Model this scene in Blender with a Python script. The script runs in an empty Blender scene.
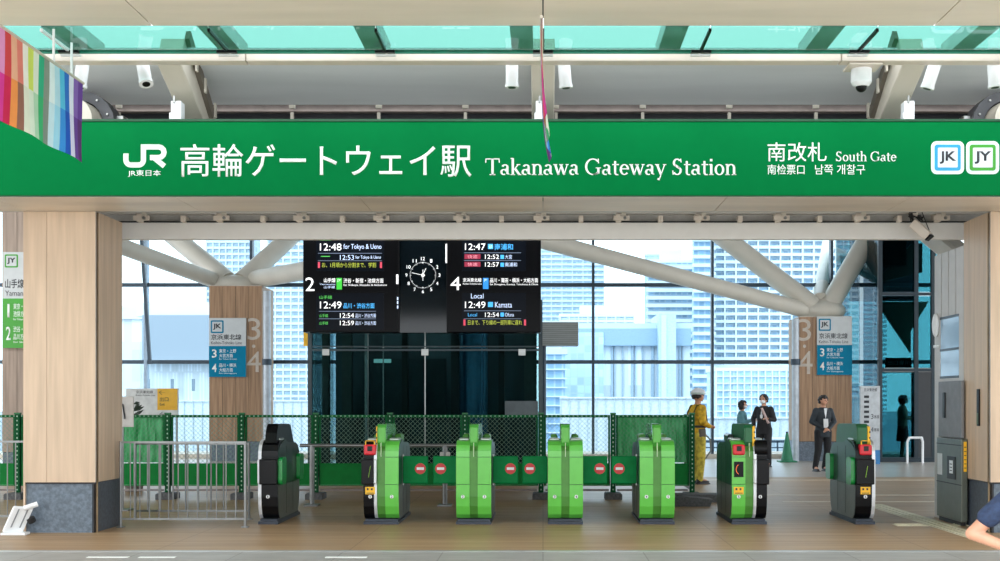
import bpy, bmesh, math, random
from mathutils import Vector, Matrix, noise as mnoise
random.seed(7)
sc = bpy.context.scene
C = bpy.context.collection
F = 1200.0; CX = 543.0; HY = 402.0; EYE = 1.5
PI = math.pi
def X(px, D): return (px - CX) * D / F
def Z(py, D): return EYE + (HY - py) * D / F
def W(p, D): return p * D / F

# ------------------------------------------------------------------ materials
def lin(c):
    if isinstance(c, str):
        c = tuple(int(c[i:i+2], 16) / 255 for i in (0, 2, 4))
    return tuple((v / 12.92 if v <= .04045 else ((v + .055) / 1.055) ** 2.4) for v in c)
MATS = {}
def mat(name, col, rough=.5, metal=0.0, var=.06, scale=(8, 8, 8), bump=0.0, spec=.5, col2=None, emit=0, detail=3, coat=0):
    if name in MATS: return MATS[name]
    m = bpy.data.materials.new(name); m.use_nodes = True
    nt = m.node_tree; b = nt.nodes['Principled BSDF']; L = nt.links
    c = lin(col)
    b.inputs['Roughness'].default_value = rough
    b.inputs['Metallic'].default_value = metal
    b.inputs['Specular IOR Level'].default_value = spec
    b.inputs['Coat Weight'].default_value = coat
    if emit:
        b.inputs['Base Color'].default_value = (*c, 1)
        b.inputs['Emission Color'].default_value = (*c, 1); b.inputs['Emission Strength'].default_value = emit
        MATS[name] = m; return m
    tc = nt.nodes.new('ShaderNodeTexCoord'); mp = nt.nodes.new('ShaderNodeMapping'); nz = nt.nodes.new('ShaderNodeTexNoise')
    mp.inputs['Scale'].default_value = scale; nz.inputs['Scale'].default_value = 1.0; nz.inputs['Detail'].default_value = detail
    L.new(tc.outputs['Object'], mp.inputs['Vector']); L.new(mp.outputs['Vector'], nz.inputs['Vector'])
    cr = nt.nodes.new('ShaderNodeValToRGB')
    if col2: c2 = lin(col2); ca = c
    else: ca = tuple(max(0, v * (1 - var * 1.6)) for v in c); c2 = tuple(min(1, v * (1 + var * 1.6)) for v in c)
    cr.color_ramp.elements[0].position = .35; cr.color_ramp.elements[1].position = .65
    cr.color_ramp.elements[0].color = (*ca, 1); cr.color_ramp.elements[1].color = (*c2, 1)
    L.new(nz.outputs['Fac'], cr.inputs['Fac']); L.new(cr.outputs['Color'], b.inputs['Base Color'])
    if bump:
        bp = nt.nodes.new('ShaderNodeBump'); bp.inputs['Strength'].default_value = bump; bp.inputs['Distance'].default_value = .01
        L.new(nz.outputs['Fac'], bp.inputs['Height']); L.new(bp.outputs['Normal'], b.inputs['Normal'])
    MATS[name] = m; return m
def glass(name, tint, refl=1.0, ior=1.5, rough=0.0, base=0.0):
    if name in MATS: return MATS[name]
    m = bpy.data.materials.new(name); m.use_nodes = True
    nt = m.node_tree; nt.nodes.clear(); L = nt.links; N = nt.nodes.new
    o = N('ShaderNodeOutputMaterial'); mx = N('ShaderNodeMixShader'); t = N('ShaderNodeBsdfTransparent'); g = N('ShaderNodeBsdfGlossy')
    lw = N('ShaderNodeLayerWeight'); lw.inputs['Blend'].default_value = .5
    pw = N('ShaderNodeMath'); pw.operation = 'POWER'; pw.inputs[1].default_value = 4.5; L.new(lw.outputs['Facing'], pw.inputs[0])
    mm = N('ShaderNodeMath'); mm.operation = 'MULTIPLY_ADD'; mm.inputs[1].default_value = refl; mm.inputs[2].default_value = base
    mm.use_clamp = True
    t.inputs['Color'].default_value = (*lin(tint), 1); g.inputs['Roughness'].default_value = rough
    nz = N('ShaderNodeTexNoise'); nz.inputs['Scale'].default_value = .8
    bp = N('ShaderNodeBump'); bp.inputs['Strength'].default_value = .02; L.new(nz.outputs['Fac'], bp.inputs['Height']); L.new(bp.outputs['Normal'], g.inputs['Normal'])
    L.new(pw.outputs[0], mm.inputs[0]); L.new(mm.outputs[0], mx.inputs['Fac'])
    L.new(t.outputs[0], mx.inputs[1]); L.new(g.outputs[0], mx.inputs[2]); L.new(mx.outputs[0], o.inputs['Surface'])
    MATS[name] = m; return m

# ------------------------------------------------------------------ mesh building
class MB:
    def __init__(s): s.bm = bmesh.new()
    def box(s, x0, x1, y0, y1, z0, z1, bev=0, seg=1):
        b = bmesh.new(); bmesh.ops.create_cube(b, size=1)
        bmesh.ops.scale(b, vec=(abs(x1-x0), abs(y1-y0), abs(z1-z0)), verts=b.verts)
        if bev: bmesh.ops.bevel(b, geom=b.edges[:], offset=bev, segments=seg, affect='EDGES', profile=.5)
        bmesh.ops.translate(b, vec=((x0+x1)/2, (y0+y1)/2, (z0+z1)/2), verts=b.verts)
        return s.add(b)
    def add(s, b, M=None):
        if M is not None: b.transform(M)
        me = bpy.data.meshes.new('tmp'); b.to_mesh(me); b.free(); s.bm.from_mesh(me); bpy.data.meshes.remove(me); return s
    def cyl(s, p, q, r, r2=None, n=16, cap=True):
        p = Vector(p); q = Vector(q); d = q - p
        b = bmesh.new(); bmesh.ops.create_cone(b, cap_ends=cap, segments=n, radius1=r, radius2=r if r2 is None else r2, depth=d.length)
        M = Matrix.Translation((p+q)/2) @ d.to_track_quat('Z', 'Y').to_matrix().to_4x4()
        return s.add(b, M)
    def bar(s, p, q, w, h, bev=0):       # rectangular beam from p to q, w across, h in the vertical plane
        p = Vector(p); q = Vector(q); d = q - p
        b = bmesh.new(); bmesh.ops.create_cube(b, size=1); bmesh.ops.scale(b, vec=(w, h, d.length), verts=b.verts)
        if bev: bmesh.ops.bevel(b, geom=b.edges[:], offset=bev, segments=1, affect='EDGES')
        return s.add(b, Matrix.Translation((p+q)/2) @ d.to_track_quat('Z', 'Y').to_matrix().to_4x4())
    def sphere(s, c, r, sc_=(1, 1, 1), n=16):
        b = bmesh.new(); bmesh.ops.create_uvsphere(b, u_segments=n, v_segments=max(6, n*2//3), radius=r)
        bmesh.ops.scale(b, vec=sc_, verts=b.verts); bmesh.ops.translate(b, vec=c, verts=b.verts); return s.add(b)
    def prism(s, pts, axis, a, b_):      # closed polygon in the plane across axis, extruded from a to b_
        def v(p, t):
            return {'x': (t, p[0], p[1]), 'y': (p[0], t, p[1]), 'z': (p[0], p[1], t)}[axis]
        A = [s.bm.verts.new(v(p, a)) for p in pts]; B = [s.bm.verts.new(v(p, b_)) for p in pts]
        n = len(pts)
        s.bm.faces.new(A[::-1]); s.bm.faces.new(B)
        for i in range(n): s.bm.faces.new((A[i], A[(i+1) % n], B[(i+1) % n], B[i]))
        return s
    def loft(s, rings):                  # list of rings of equal length, capped
        R = [[s.bm.verts.new(p) for p in r] for r in rings]; n = len(R[0])
        for a, b in zip(R, R[1:]):
            for i in range(n): s.bm.faces.new((a[i], a[(i+1) % n], b[(i+1) % n], b[i]))
        s.bm.faces.new(R[0][::-1]); s.bm.faces.new(R[-1]); return s
    def path(s, pts, r, n=8):
        for a, b in zip(pts, pts[1:]): s.cyl(a, b, r, n=n)
        for a in pts[1:-1]: s.sphere(a, r, n=8)
        return s
    def build(s, name, m, parent=None, smooth=False, kind=None, label=None, local=False):
        bmesh.ops.recalc_face_normals(s.bm, faces=s.bm.faces)
        me = bpy.data.meshes.new(name); s.bm.to_mesh(me); s.bm.free()
        if parent is not None and not local:
            p = parent; off = Vector((0, 0, 0))
            while p: off += p.location; p = p.parent
            me.transform(Matrix.Translation(-off))
        if smooth:
            for f in me.polygons: f.use_smooth = True
            try: me.set_sharp_from_angle(angle=math.radians(40))
            except Exception: pass
        for mm in (m if isinstance(m, (list, tuple)) else [m]): me.materials.append(mm)
        o = bpy.data.objects.new(name, me); C.objects.link(o)
        if parent is not None: o.parent = parent
        if kind: o['kind'] = kind
        if label: o['label'] = label
        return o
def tag(o, label=None, cat=None, group=None, kind=None):
    if label: o['label'] = label
    if cat: o['category'] = cat
    if group: o['group'] = group
    if kind: o['kind'] = kind
    return o
def empty(name, loc, label=None, cat=None, group=None, kind=None, parent=None):
    o = bpy.data.objects.new(name, None); C.objects.link(o); o.location = loc; o.empty_display_size = .2
    if parent: o.parent = parent
    return tag(o, label, cat, group, kind)
def copy_tree(o, parent=None):
    c = o.copy(); C.objects.link(c)
    if parent: c.parent = parent
    for ch in list(o.children): copy_tree(ch, c)
    return c
def struct(mb, name, m, **k): return mb.build(name, m, kind='structure', **k)
def BX(*a, **k): return MB().box(*a, **k)

def text(body, parent, m, x0, x1, z0, z1, y, name='lettering', bold=0.0, align='L', th=.002, fit=True):
    cu = bpy.data.curves.new('t', 'FONT'); cu.body = body; cu.extrude = 0; cu.offset = bold; cu.resolution_u = 3
    o = bpy.data.objects.new('t', cu); C.objects.link(o); bpy.context.view_layer.update()
    me = bpy.data.meshes.new_from_object(o.evaluated_get(bpy.context.evaluated_depsgraph_get()))
    bpy.data.objects.remove(o); bpy.data.curves.remove(cu)
    xs = [v.co.x for v in me.vertices]; ys = [v.co.y for v in me.vertices]
    a, b, c, d = min(xs), max(xs), min(ys), max(ys)
    sz = (z1 - z0) / (d - c); sx = (x1 - x0) / (b - a) if fit else sz
    for v in me.vertices:
        v.co = Vector((x0 + (v.co.x - a) * sx, y, z0 + (v.co.y - c) * sz))
    bm = bmesh.new(); bm.from_mesh(me); bpy.data.meshes.remove(me)
    mb = MB(); mb.bm.free(); mb.bm = bm
    r = bmesh.ops.extrude_face_region(bm, geom=bm.faces[:])
    bmesh.ops.translate(bm, vec=(0, -th, 0), verts=[g for g in r['geom'] if isinstance(g, bmesh.types.BMVert)])
    return mb.build(name, m, parent)

def rrect(cx, cz, w, h, r, n=5):
    pts = []
    for sx, sz, a0 in ((1, 1, 0), (-1, 1, 90), (-1, -1, 180), (1, -1, 270)):
        for i in range(n+1):
            a = math.radians(a0 + 90*i/n)
            pts.append((cx + sx*(w/2-r) + r*math.cos(a), cz + sz*(h/2-r) + r*math.sin(a)))
    return pts

# ------------------------------------------------------------------ palette
green = mat('sign_green', '007039', .6, var=.01, spec=.04)
white = mat('sign_white', 'f2f6f2', .5, var=.01)
wood = mat('pale_wood', 'c9b096', .45, var=.06, scale=(14, 14, .9), bump=.05)
wood2 = mat('oak_wood', '9c7b5d', .5, var=.14, scale=(22, 22, 1.0), bump=.05)
wood3 = mat('grey_wood', 'a18f80', .5, var=.1, scale=(18, 18, 1.0), bump=.05)
stone = mat('blue_stone', '5f6c79', .45, var=.16, scale=(26, 26, 26), detail=8)
beige = mat('beige_soffit', 'ebdfd0', .42, var=.03, scale=(.7, 4, 1))
soff = mat('soffit_metal', 'dccfbe', .42, .05, var=.06, scale=(.5, 3, 1))
cream = mat('cream_paint', 'ddd2c6', .45, var=.02)
steelw = mat('white_steel', 'd0c9bb', .5, var=.025, scale=(2, 2, 2))
tubew = mat('tube_paint', 'cbc6ba', .42, var=.03, scale=(1.5, 1.5, 1.5))
greyp = mat('grey_paint', 'c8c6c3', .5, var=.02)
greyc = mat('grey_ceiling_panel', 'e2e5e8', .5, var=.03, scale=(.4, 3, 1))
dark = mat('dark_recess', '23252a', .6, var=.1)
black = mat('black_gloss', '090a0d', .32, var=.05, spec=.2)
blackm = mat('black_matt', '1d1e20', .6, var=.08)
steel = mat('brushed_steel', 'a6a8a6', .32, .85, var=.05, scale=(3, 3, 40))
railm = mat('rail_steel', '858786', .35, .8, var=.05)
brown = mat('brown_channel', '7d726c', .45, .3, var=.06)
fgreen = mat('fence_green', '0c6b36', .45, var=.08)
fboard = mat('fence_board_green', '00702c', .5, var=.05, spec=.15)
_ = 0
lime = mat('gate_lime', '5fbe48', .3, var=.02, coat=.3)
limed = mat('gate_lime_recess', '4a8a34', .4, var=.05)
dgreen = mat('gate_deep_green', '0c5c32', .4, var=.06)
sidegreen = mat('gate_side_green', '1f4f3c', .35, .2, var=.06)
sidesteel = mat('gate_side_steel', '63685f', .36, .5, var=.05)
navyb = mat('gate_base_navy', '2b3340', .45, var=.08)
red = mat('red_plastic', 'd02030', .35, var=.03)
redsign = mat('no_entry_red', 'cc2a2a', .4, var=.03)
yellow = mat('yellow_sticker', 'f0b81c', .45, var=.03)
wplastic = mat('white_plastic', 'e9ecee', .4, var=.02)
gbadge = mat('badge_grey', 'c5cacb', .45, var=.02)
teal = mat('teal_sign', '0a7b9e', .55, var=.02, spec=.1)
lgreen = mat('line_green', '3f9e2f', .4, var=.02)
bluel = mat('line_blue', '2a9fd0', .4, var=.02)
ink = mat('ink_dark', '20252c', .5, var=.02)
mull = mat('mullion_dark', '3a4854', .4, .4, var=.05)
mulll = mat('mullion_pale', '8fa3b5', .4, .4, var=.05)
rubber = mat('rubber_grey', '56585a', .8, var=.15, scale=(30, 30, 30))
skin = mat('skin', 'c08d72', .5, var=.05)
hairm = mat('dark_hair', '1c1716', .55, var=.25, scale=(60, 60, 60))
shoeb = mat('black_shoe', '15151a', .4)
clear = glass('clear_glass', 'eaf4f8', .5, 1.45)
aqua = glass('aqua_glass', 'a6cbc4', .5, base=.02)
darkglass = glass('dark_glass', '74a4aa', .8, 1.5, base=.0)
shaftglass = glass('shaft_glass', 'b9cccd', .9, 1.5, base=0)

# ------------------------------------------------------------------ camera, world, light
cam = bpy.data.cameras.new('camera'); co = bpy.data.objects.new('camera', cam); C.objects.link(co)
co.location = (0, 0, EYE); co.rotation_euler = (PI/2, 0, 0)
cam.sensor_width = 36; cam.lens = 43.2; cam.shift_x = -(CX-500)/1000; cam.shift_y = (HY-280.5)/1000
cam.clip_end = 4000; sc.camera = co
w = bpy.data.worlds.new('World'); sc.world = w; w.use_nodes = True
nt = w.node_tree; bg = nt.nodes['Background']
tc = nt.nodes.new('ShaderNodeTexCoord'); sp = nt.nodes.new('ShaderNodeSeparateXYZ'); cr = nt.nodes.new('ShaderNodeValToRGB')
nt.links.new(tc.outputs['Generated'], sp.inputs[0]); nt.links.new(sp.outputs['Z'], cr.inputs['Fac']); nt.links.new(cr.outputs[0], bg.inputs['Color'])
cr.color_ramp.elements[0].position = 0; cr.color_ramp.elements[0].color = (.92, .96, 1, 1)
cr.color_ramp.elements[1].position = .6; cr.color_ramp.elements[1].color = (.86, .93, 1, 1)
bg.inputs['Strength'].default_value = 3.3
sun = bpy.data.lights.new('sun', 'SUN'); sun.energy = 1.1; sun.angle = math.radians(25); sun.color = (1, .97, .92)
so = bpy.data.objects.new('sun', sun); C.objects.link(so); so.rotation_euler = (math.radians(58), 0, math.radians(-28))
sc.view_settings.view_transform = 'Standard'; sc.view_settings.look = 'None'; sc.view_settings.gamma = 1
sc.view_settings.use_curve_mapping = False; sc.view_settings.exposure = 0.0
sc.cycles.max_bounces = 8; sc.cycles.transparent_max_bounces = 24; sc.cycles.diffuse_bounces = 5

# ------------------------------------------------------------------ floor
def floor_mat(name, c1, c2, rough, sx, sy, plank=True, bw=1.2, bh=.6):
    m = bpy.data.materials.new(name); m.use_nodes = True; nt = m.node_tree; b = nt.nodes['Principled BSDF']; L = nt.links; N = nt.nodes.new
    tc = N('ShaderNodeTexCoord'); mp = N('ShaderNodeMapping'); mp.inputs['Scale'].default_value = (sx, sy, 1)
    nz = N('ShaderNodeTexNoise'); nz.inputs['Scale'].default_value = 1; nz.inputs['Detail'].default_value = 6
    cr = N('ShaderNodeValToRGB'); cr.color_ramp.elements[0].position = .3; cr.color_ramp.elements[1].position = .7
    cr.color_ramp.elements[0].color = (*lin(c1), 1); cr.color_ramp.elements[1].color = (*lin(c2), 1)
    L.new(tc.outputs['Object'], mp.inputs[0]); L.new(mp.outputs[0], nz.inputs['Vector']); L.new(nz.outputs['Fac'], cr.inputs[0])
    br = N('ShaderNodeTexBrick'); br.offset = .0; br.inputs['Scale'].default_value = 1; br.inputs['Brick Width'].default_value = bw; br.inputs['Row Height'].default_value = bh
    br.inputs['Mortar Size'].default_value = .006; br.inputs['Color1'].default_value = (1, 1, 1, 1); br.inputs['Color2'].default_value = (.93, .93, .93, 1); br.inputs['Mortar'].default_value = (.62, .6, .58, 1)
    L.new(tc.outputs['Object'], br.inputs['Vector'])
    mx = N('ShaderNodeMix'); mx.data_type = 'RGBA'; mx.blend_type = 'MULTIPLY'; mx.inputs[0].default_value = 1
    L.new(cr.outputs[0], mx.inputs[6]); L.new(br.outputs['Color'], mx.inputs[7]); L.new(mx.outputs[2], b.inputs['Base Color'])
    b.inputs['Roughness'].default_value = rough; b.inputs['Specular IOR Level'].default_value = .3
    return m
fl = floor_mat('hall_floor', '9a7b59', 'b69874', .42, .5, 7, bw=1.96, bh=.75)
fl2 = floor_mat('front_paving', '96948f', 'a9a7a2', .5, 2, 8, bw=1.0, bh=.6)
fl3 = floor_mat('far_floor', 'a9a29b', 'b6b0a8', .3, .6, 4, bw=2, bh=1.2)
struct(BX(-18, 18, 12.12, 24, -.3, 0), 'floor_hall', fl)
struct(BX(-18, 18, 24, 31.9, -.3, 0), 'floor_far', fl3)
struct(BX(-30, 30, 10.9, 12.1, -.3, 0), 'floor_front', fl2)
struct(BX(-40, 40, -30, 10.89, -.3, 0), 'floor_plaza', floor_mat('plaza_paving', 'c4c0b8', 'd6d2c8', .6, 1, 1, bw=1.0, bh=.6))  # out of view, made paler than the front strip to bounce light up
linem = mat('floor_line_pale', 'd8cab0', .45, var=.05)
struct(BX(-18, 18, 12.0, 12.12, -.3, .004), 'trim_1', mat('floor_joint_metal', 'b9bab8', .35, .4))
for i, (y0, y1, x0) in enumerate(((18.0, 18.09, 3.6), (19.3, 19.38, 2.6), (23.0, 23.12, 2.6))):
    struct(BX(x0, 9, y0, y1, 0, .003), 'trim_%d' % (i+2), linem)
tact = mat('tactile_paving_yellow', 'cdc6aa', .6, var=.08, scale=(30, 30, 30))
def tactile(x0, x1, y0, y1, n):
    mb = BX(x0, x1, y0, y1, 0, .004)
    if x1-x0 < y1-y0:
        for k in range(3): mb.box(x0+.05+k*.09, x0+.08+k*.09, y0+.03, y1-.03, .004, .009)
    else:
        for k in range(3): mb.box(x0+.03, x1-.03, y0+.04+k*.08, y0+.07+k*.08, .004, .009)
    struct(mb, 'trim_%d' % n, tact)
tactile(4.68, 4.98, 12.1, 17.6, 6); tactile(4.28, 4.66, 14.5, 14.72, 7); tactile(5.0, 12, 14.5, 14.72, 8)
for k, (a, b) in enumerate(((-3.9, -3.55), (-2.1, -1.7), (-4.4, -4.0))):
    struct(BX(a, b, 11.55, 11.62, 0, .004), 'trim_%d' % (9+k), white)

# ------------------------------------------------------------------ canopy over the gates
zc = Z(26, 10.75)
mb = MB()
xs = [-12] + [3.5*k + .0 for k in range(-3, 4)] + [12]
for a, b in zip(xs, xs[1:]): mb.box(a+.006, b-.006, 3.5, 10.74, zc, zc+.25)
cl = struct(mb, 'ceiling', beige)
struct(BX(-12, 12, 3.6, 10.6, zc+.02, zc+.3), 'ceiling_backing', dark)
zg = 4.856
for k in range(-4, 4):
    a = empty('trim_%d' % (20+k), (1.5*k+.75, 11.1, zg), kind='structure')
    BX(1.5*k+.004, 1.5*k+1.496, 10.741, 11.5, zg, zg+.013).build('glass_panel', aqua, a)
    BX(1.5*k+.012, 1.5*k+1.488, 11.5, 11.512, zg-.018, zg+.022).build('glass_edge', mat('glass_edge_green', '2f7d66', .2, coat=.6), a)
for k in range(-4, 5):
    s = empty('glass_clamp', (1.5*k, 11.35, zg), 'dark metal clamp arm under the %s glass joint' % ['', 'first', 'second', 'third', 'fourth', 'fifth', 'sixth', 'seventh', 'eighth'][k+4] if k > -4 else 'dark metal clamp arm beyond the rainbow banner', 'clamp', 'glass clamps of the canopy')
    s['label'] = 'black clamp arm holding a joint of the aqua glass canopy'
    BX(1.5*k-.012, 1.5*k+.012, 10.76, 11.42, zg-.035, zg-.004, bev=.002).build('arm', black if k > -3 else wplastic, s)
    BX(1.5*k-.095, 1.5*k+.095, 11.36, 11.41, zg-.045, zg-.02, bev=.003).build('jaw', black, s)
    BX(1.5*k-.095, 1.5*k+.095, 11.42, 11.46, zg-.06, zg-.045, bev=.003).build('lower_jaw', wplastic, s)
    struct(BX(1.5*k-.32, 1.5*k-.1, 10.8, 12.6, zg+.25, zg+.4), 'trim_%d' % (40+k), mat('beam_above_glass', 'f4f6f4', .5))
# long cream rail in three lengths
zr0, zr1 = Z(61, 11.6), Z(50.6, 11.6)
for i, (a, b) in enumerate(((-12, X(245, 11.6)), (X(246, 11.6), X(841, 11.6)), (X(842, 11.6), 12))):
    mb = BX(a, b, 11.6, 11.75, zr0, zr1, bev=.006)
    for k in range(int((b-a)/.68)): mb.cyl((a+.3+k*.68, 11.597, zr0+.06), (a+.3+k*.68, 11.6, zr0+.06), .008, n=8)
    struct(mb, 'trim_%d' % (50+i), cream)
# grey ceiling behind, brown channels and rails
mb = MB()
for k in range(-4, 4): mb.prism([(12.8, 5.26), (14.05, 4.98), (14.05, 5.0), (12.8, 5.28)], 'x', k*3.93+.005, (k+1)*3.93-.005)
struct(mb, 'ceiling_upper', greyc)
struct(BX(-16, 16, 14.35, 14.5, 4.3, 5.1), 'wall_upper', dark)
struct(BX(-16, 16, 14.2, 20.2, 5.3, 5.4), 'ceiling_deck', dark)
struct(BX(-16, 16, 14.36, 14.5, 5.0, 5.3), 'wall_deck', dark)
struct(BX(-16, 16, 14.2, 14.3, Z(112, 14.2), Z(104, 14.2), bev=.01), 'trim_60', brown)
struct(BX(-16, 16, 14.1, 14.15, Z(122, 14.1), Z(119, 14.1)), 'trim_61', steelw)
struct(MB().cyl((-16, 14.15, Z(103.5, 14.15)), (16, 14.15, Z(103.5, 14.15)), .02), 'trim_62', brown)
for k in range(-6, 6):
    px = 552 + k*86.5 + (4 if k >= 0 else 0)
    mb = BX(X(px-1.5, 14.1), X(px+1.5, 14.1), 14.06, 14.1, Z(122, 14.1), Z(113, 14.1))
    mb.box(X(px-3, 14.1), X(px+3, 14.1), 14.06, 14.1, Z(109, 14.1), Z(104, 14.1), bev=.004)
    tag(mb.build('rail_bracket', steelw), 'short steel bracket between the channels above the green sign', 'bracket', 'rail brackets above the sign')
# raking roof arms
for i, (xa, xb, lab) in enumerate(((-3.93, -3.93, 'cream raking roof arm above the white railway emblem'), (0, 0, 'cream raking roof arm above the middle of the green sign'), (3.9, 3.9, 'cream raking roof arm above the south gate lettering'))):
    s = empty('roof_beam', (xa, 13, 5), lab, 'beam')
    p = Vector((xa, 11.7, Z(40, 12.2)+.45)); q = Vector((xb, 14.0, 4.62))
    p = p.lerp(q, .42)
    mb = MB(); mb.bar(p, q, .25, .34, bev=.01); mb.build('arm', steelw, s)
    if xa:
        sg = 1 if xa < 0 else -1
        mb = MB(); mb.bar(p+Vector((sg*.15, .1, .2)), q+Vector((sg*.15, -.3, .16)), .05, .12); mb.build('side_channel', mat('arm_channel_brown', '6f675c', .5), s)
        for t in (.25, .5, .8):
            c = p.lerp(q, t) + Vector((sg*.18, 0, .1)); BX(c.x-.01, c.x+.01, c.y-.03, c.y+.03, c.z-.08, c.z+.08).build('gusset', steelw, s)
for px, lab in ((176.5, 'white bracket box standing on the sign above the first big character'), (540.5, 'white bracket box standing on the middle of the sign top'), (908, 'white bracket box on the sign top over the South Gate lettering')):
    a = X(px, 12.9)
    s = empty('sign_bracket', (a, 12.9, 4.53), lab, 'bracket')
    BX(a-.05, a+.06, 12.86, 13.0, 4.527, 4.73, bev=.008).build('bracket_box', wplastic, s)
    BX(a-.065, a-.045, 12.85, 12.95, 4.527, 4.6, bev=.004).build('side_plate', wplastic, s)
    BX(a-.02, a+.0, 12.84, 12.86, 4.7, 4.78, bev=.003).build('pin', steel, s)
# big duct ends at both sides
for sg, px in ((-1, 84), (1, 1003)):
    a = X(px, 13.6)
    s = empty('roof_duct', (a, 13.6, 4.9), 'round cream pipe end with dark clamp %s' % ('behind the rainbow banner' if sg < 0 else 'above the line badges'), 'pipe')
    MB().cyl((a, 13.2, 4.62), (a, 14.3, 4.66), .24, n=32).build('pipe', steelw, s, smooth=True)
    mb = MB()
    for k in range(10):
        t0, t1 = PI*k/10, PI*(k+1)/10
        mb.prism([(a+.25*math.cos(t0), 4.64+.25*math.sin(t0)), (a+.38*math.cos(t0), 4.64+.36*math.sin(t0)), (a+.38*math.cos(t1), 4.64+.36*math.sin(t1)), (a+.25*math.cos(t1), 4.64+.25*math.sin(t1))], 'y', 13.5, 13.8)
    mb.build('clamp_ring', mat('clamp_grey', '55565a', .5, .3), s)
    for k in range(5):
        t = PI*(k+.5)/5
        MB().cyl((a+.32*math.cos(t), 13.48, 4.64+.31*math.sin(t)), (a+.32*math.cos(t), 13.5, 4.64+.31*math.sin(t)), .012, n=8).build('bolt', steel, s)
    BX(a-sg*.45, a-sg*.36, 13.6, 13.8, 4.3, 4.75, bev=.01).build('strut', steel, s)
# spotlights and dome camera
def spot(px, lean, toward, lab):
    a = X(px, 11.9)
    s = empty('spotlight', (a, 11.9, 4.78), lab, 'spotlight')
    top = Vector((a, 11.9, 4.94)); bot = Vector((a+lean, 11.9-toward, 4.63))
    MB().cyl(top, bot, .062, n=24).build('housing', wplastic, s, smooth=True)
    d = (bot-top).normalized()
    mb = MB(); mb.cyl(bot-d*.02, bot+d*.012, .068, n=24); mb.build('rim', wplastic, s, smooth=True)
    MB().cyl(bot+d*.005, bot+d*.016, .038, n=20).build('lens', black, s)
    MB().cyl(top, top+Vector((0, 0, .06)), .03).build('mount', wplastic, s)
spot(84, -.04, 0, 'white tube spotlight nearest the rainbow banner')
spot(141, .09, .12, 'white tube spotlight showing its dark lens beside the first roof arm')
spot(512, 0, 0, 'white tube spotlight just before the central roof arm')
spot(563, .03, -.02, 'white tube spotlight just past the central roof arm')
spot(938, -.09, -.05, 'tilted white spotlight beside the roof arm near South Gate lettering')
spot(993, .02, 0, 'white tube spotlight above the line badges')
a = X(860, 11.85); s = empty('dome_camera', (a, 11.85, 4.7), 'white dome security camera hanging from the cream rail', 'camera')
BX(a-.16, a+.16, 11.62, 11.9, 4.77, 4.79, bev=.004).build('mount_plate', cream, s)
MB().cyl((a, 11.8, 4.78), (a, 11.8, 4.64), .1, n=28).build('housing', wplastic, s, smooth=True)
MB().cyl((a, 11.8, 4.64), (a, 11.8, 4.60), .1, .07, n=28).build('collar', wplastic, s, smooth=True)
MB().sphere((a, 11.8, 4.6), .055, n=20).build('dome', black, s, smooth=True)

# ------------------------------------------------------------------ station sign
SY = 12.8
zs0, zs1 = 3.70, Z(121.5, SY)
sign = empty('station_sign', (0, SY, zs0), 'long green fascia sign with the station name in white over the gates', 'sign')
BX(-7.2, 7.2, SY, SY+.35, zs0, zs1, bev=.008).build('panel', green, sign)
BX(-7.2, 7.2, SY-.008, SY+.36, zs1, zs1+.025).build('top_trim', mat('dark_green_trim', '0b4a2c', .5), sign)
BX(-7.2, 7.2, SY-.006, SY+.01, zs0-.012, zs0).build('bottom_trim', mat('dark_green_trim', '0b4a2c', .5), sign)
LY = SY-.001
def T(body, px0, px1, py0, py1, m=white, D=SY, parent=None, name='lettering', **k):
    return text(body, parent or sign, m, X(px0, D), X(px1, D), Z(py1, D), Z(py0, D), D-.001, name, **k)
T('高輪ゲートウェイ駅', 180.5, 471.5, 144, 177, bold=.004)
T('南改札', 767.5, 826.5, 142.5, 161.5)
T('南检票口', 767.5, 804.5, 164.5, 174.5); T('남쪽 개찰구', 815, 865, 164.5, 174.5)
T('JR東日本', 128, 161, 170, 177, bold=.005)
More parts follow.
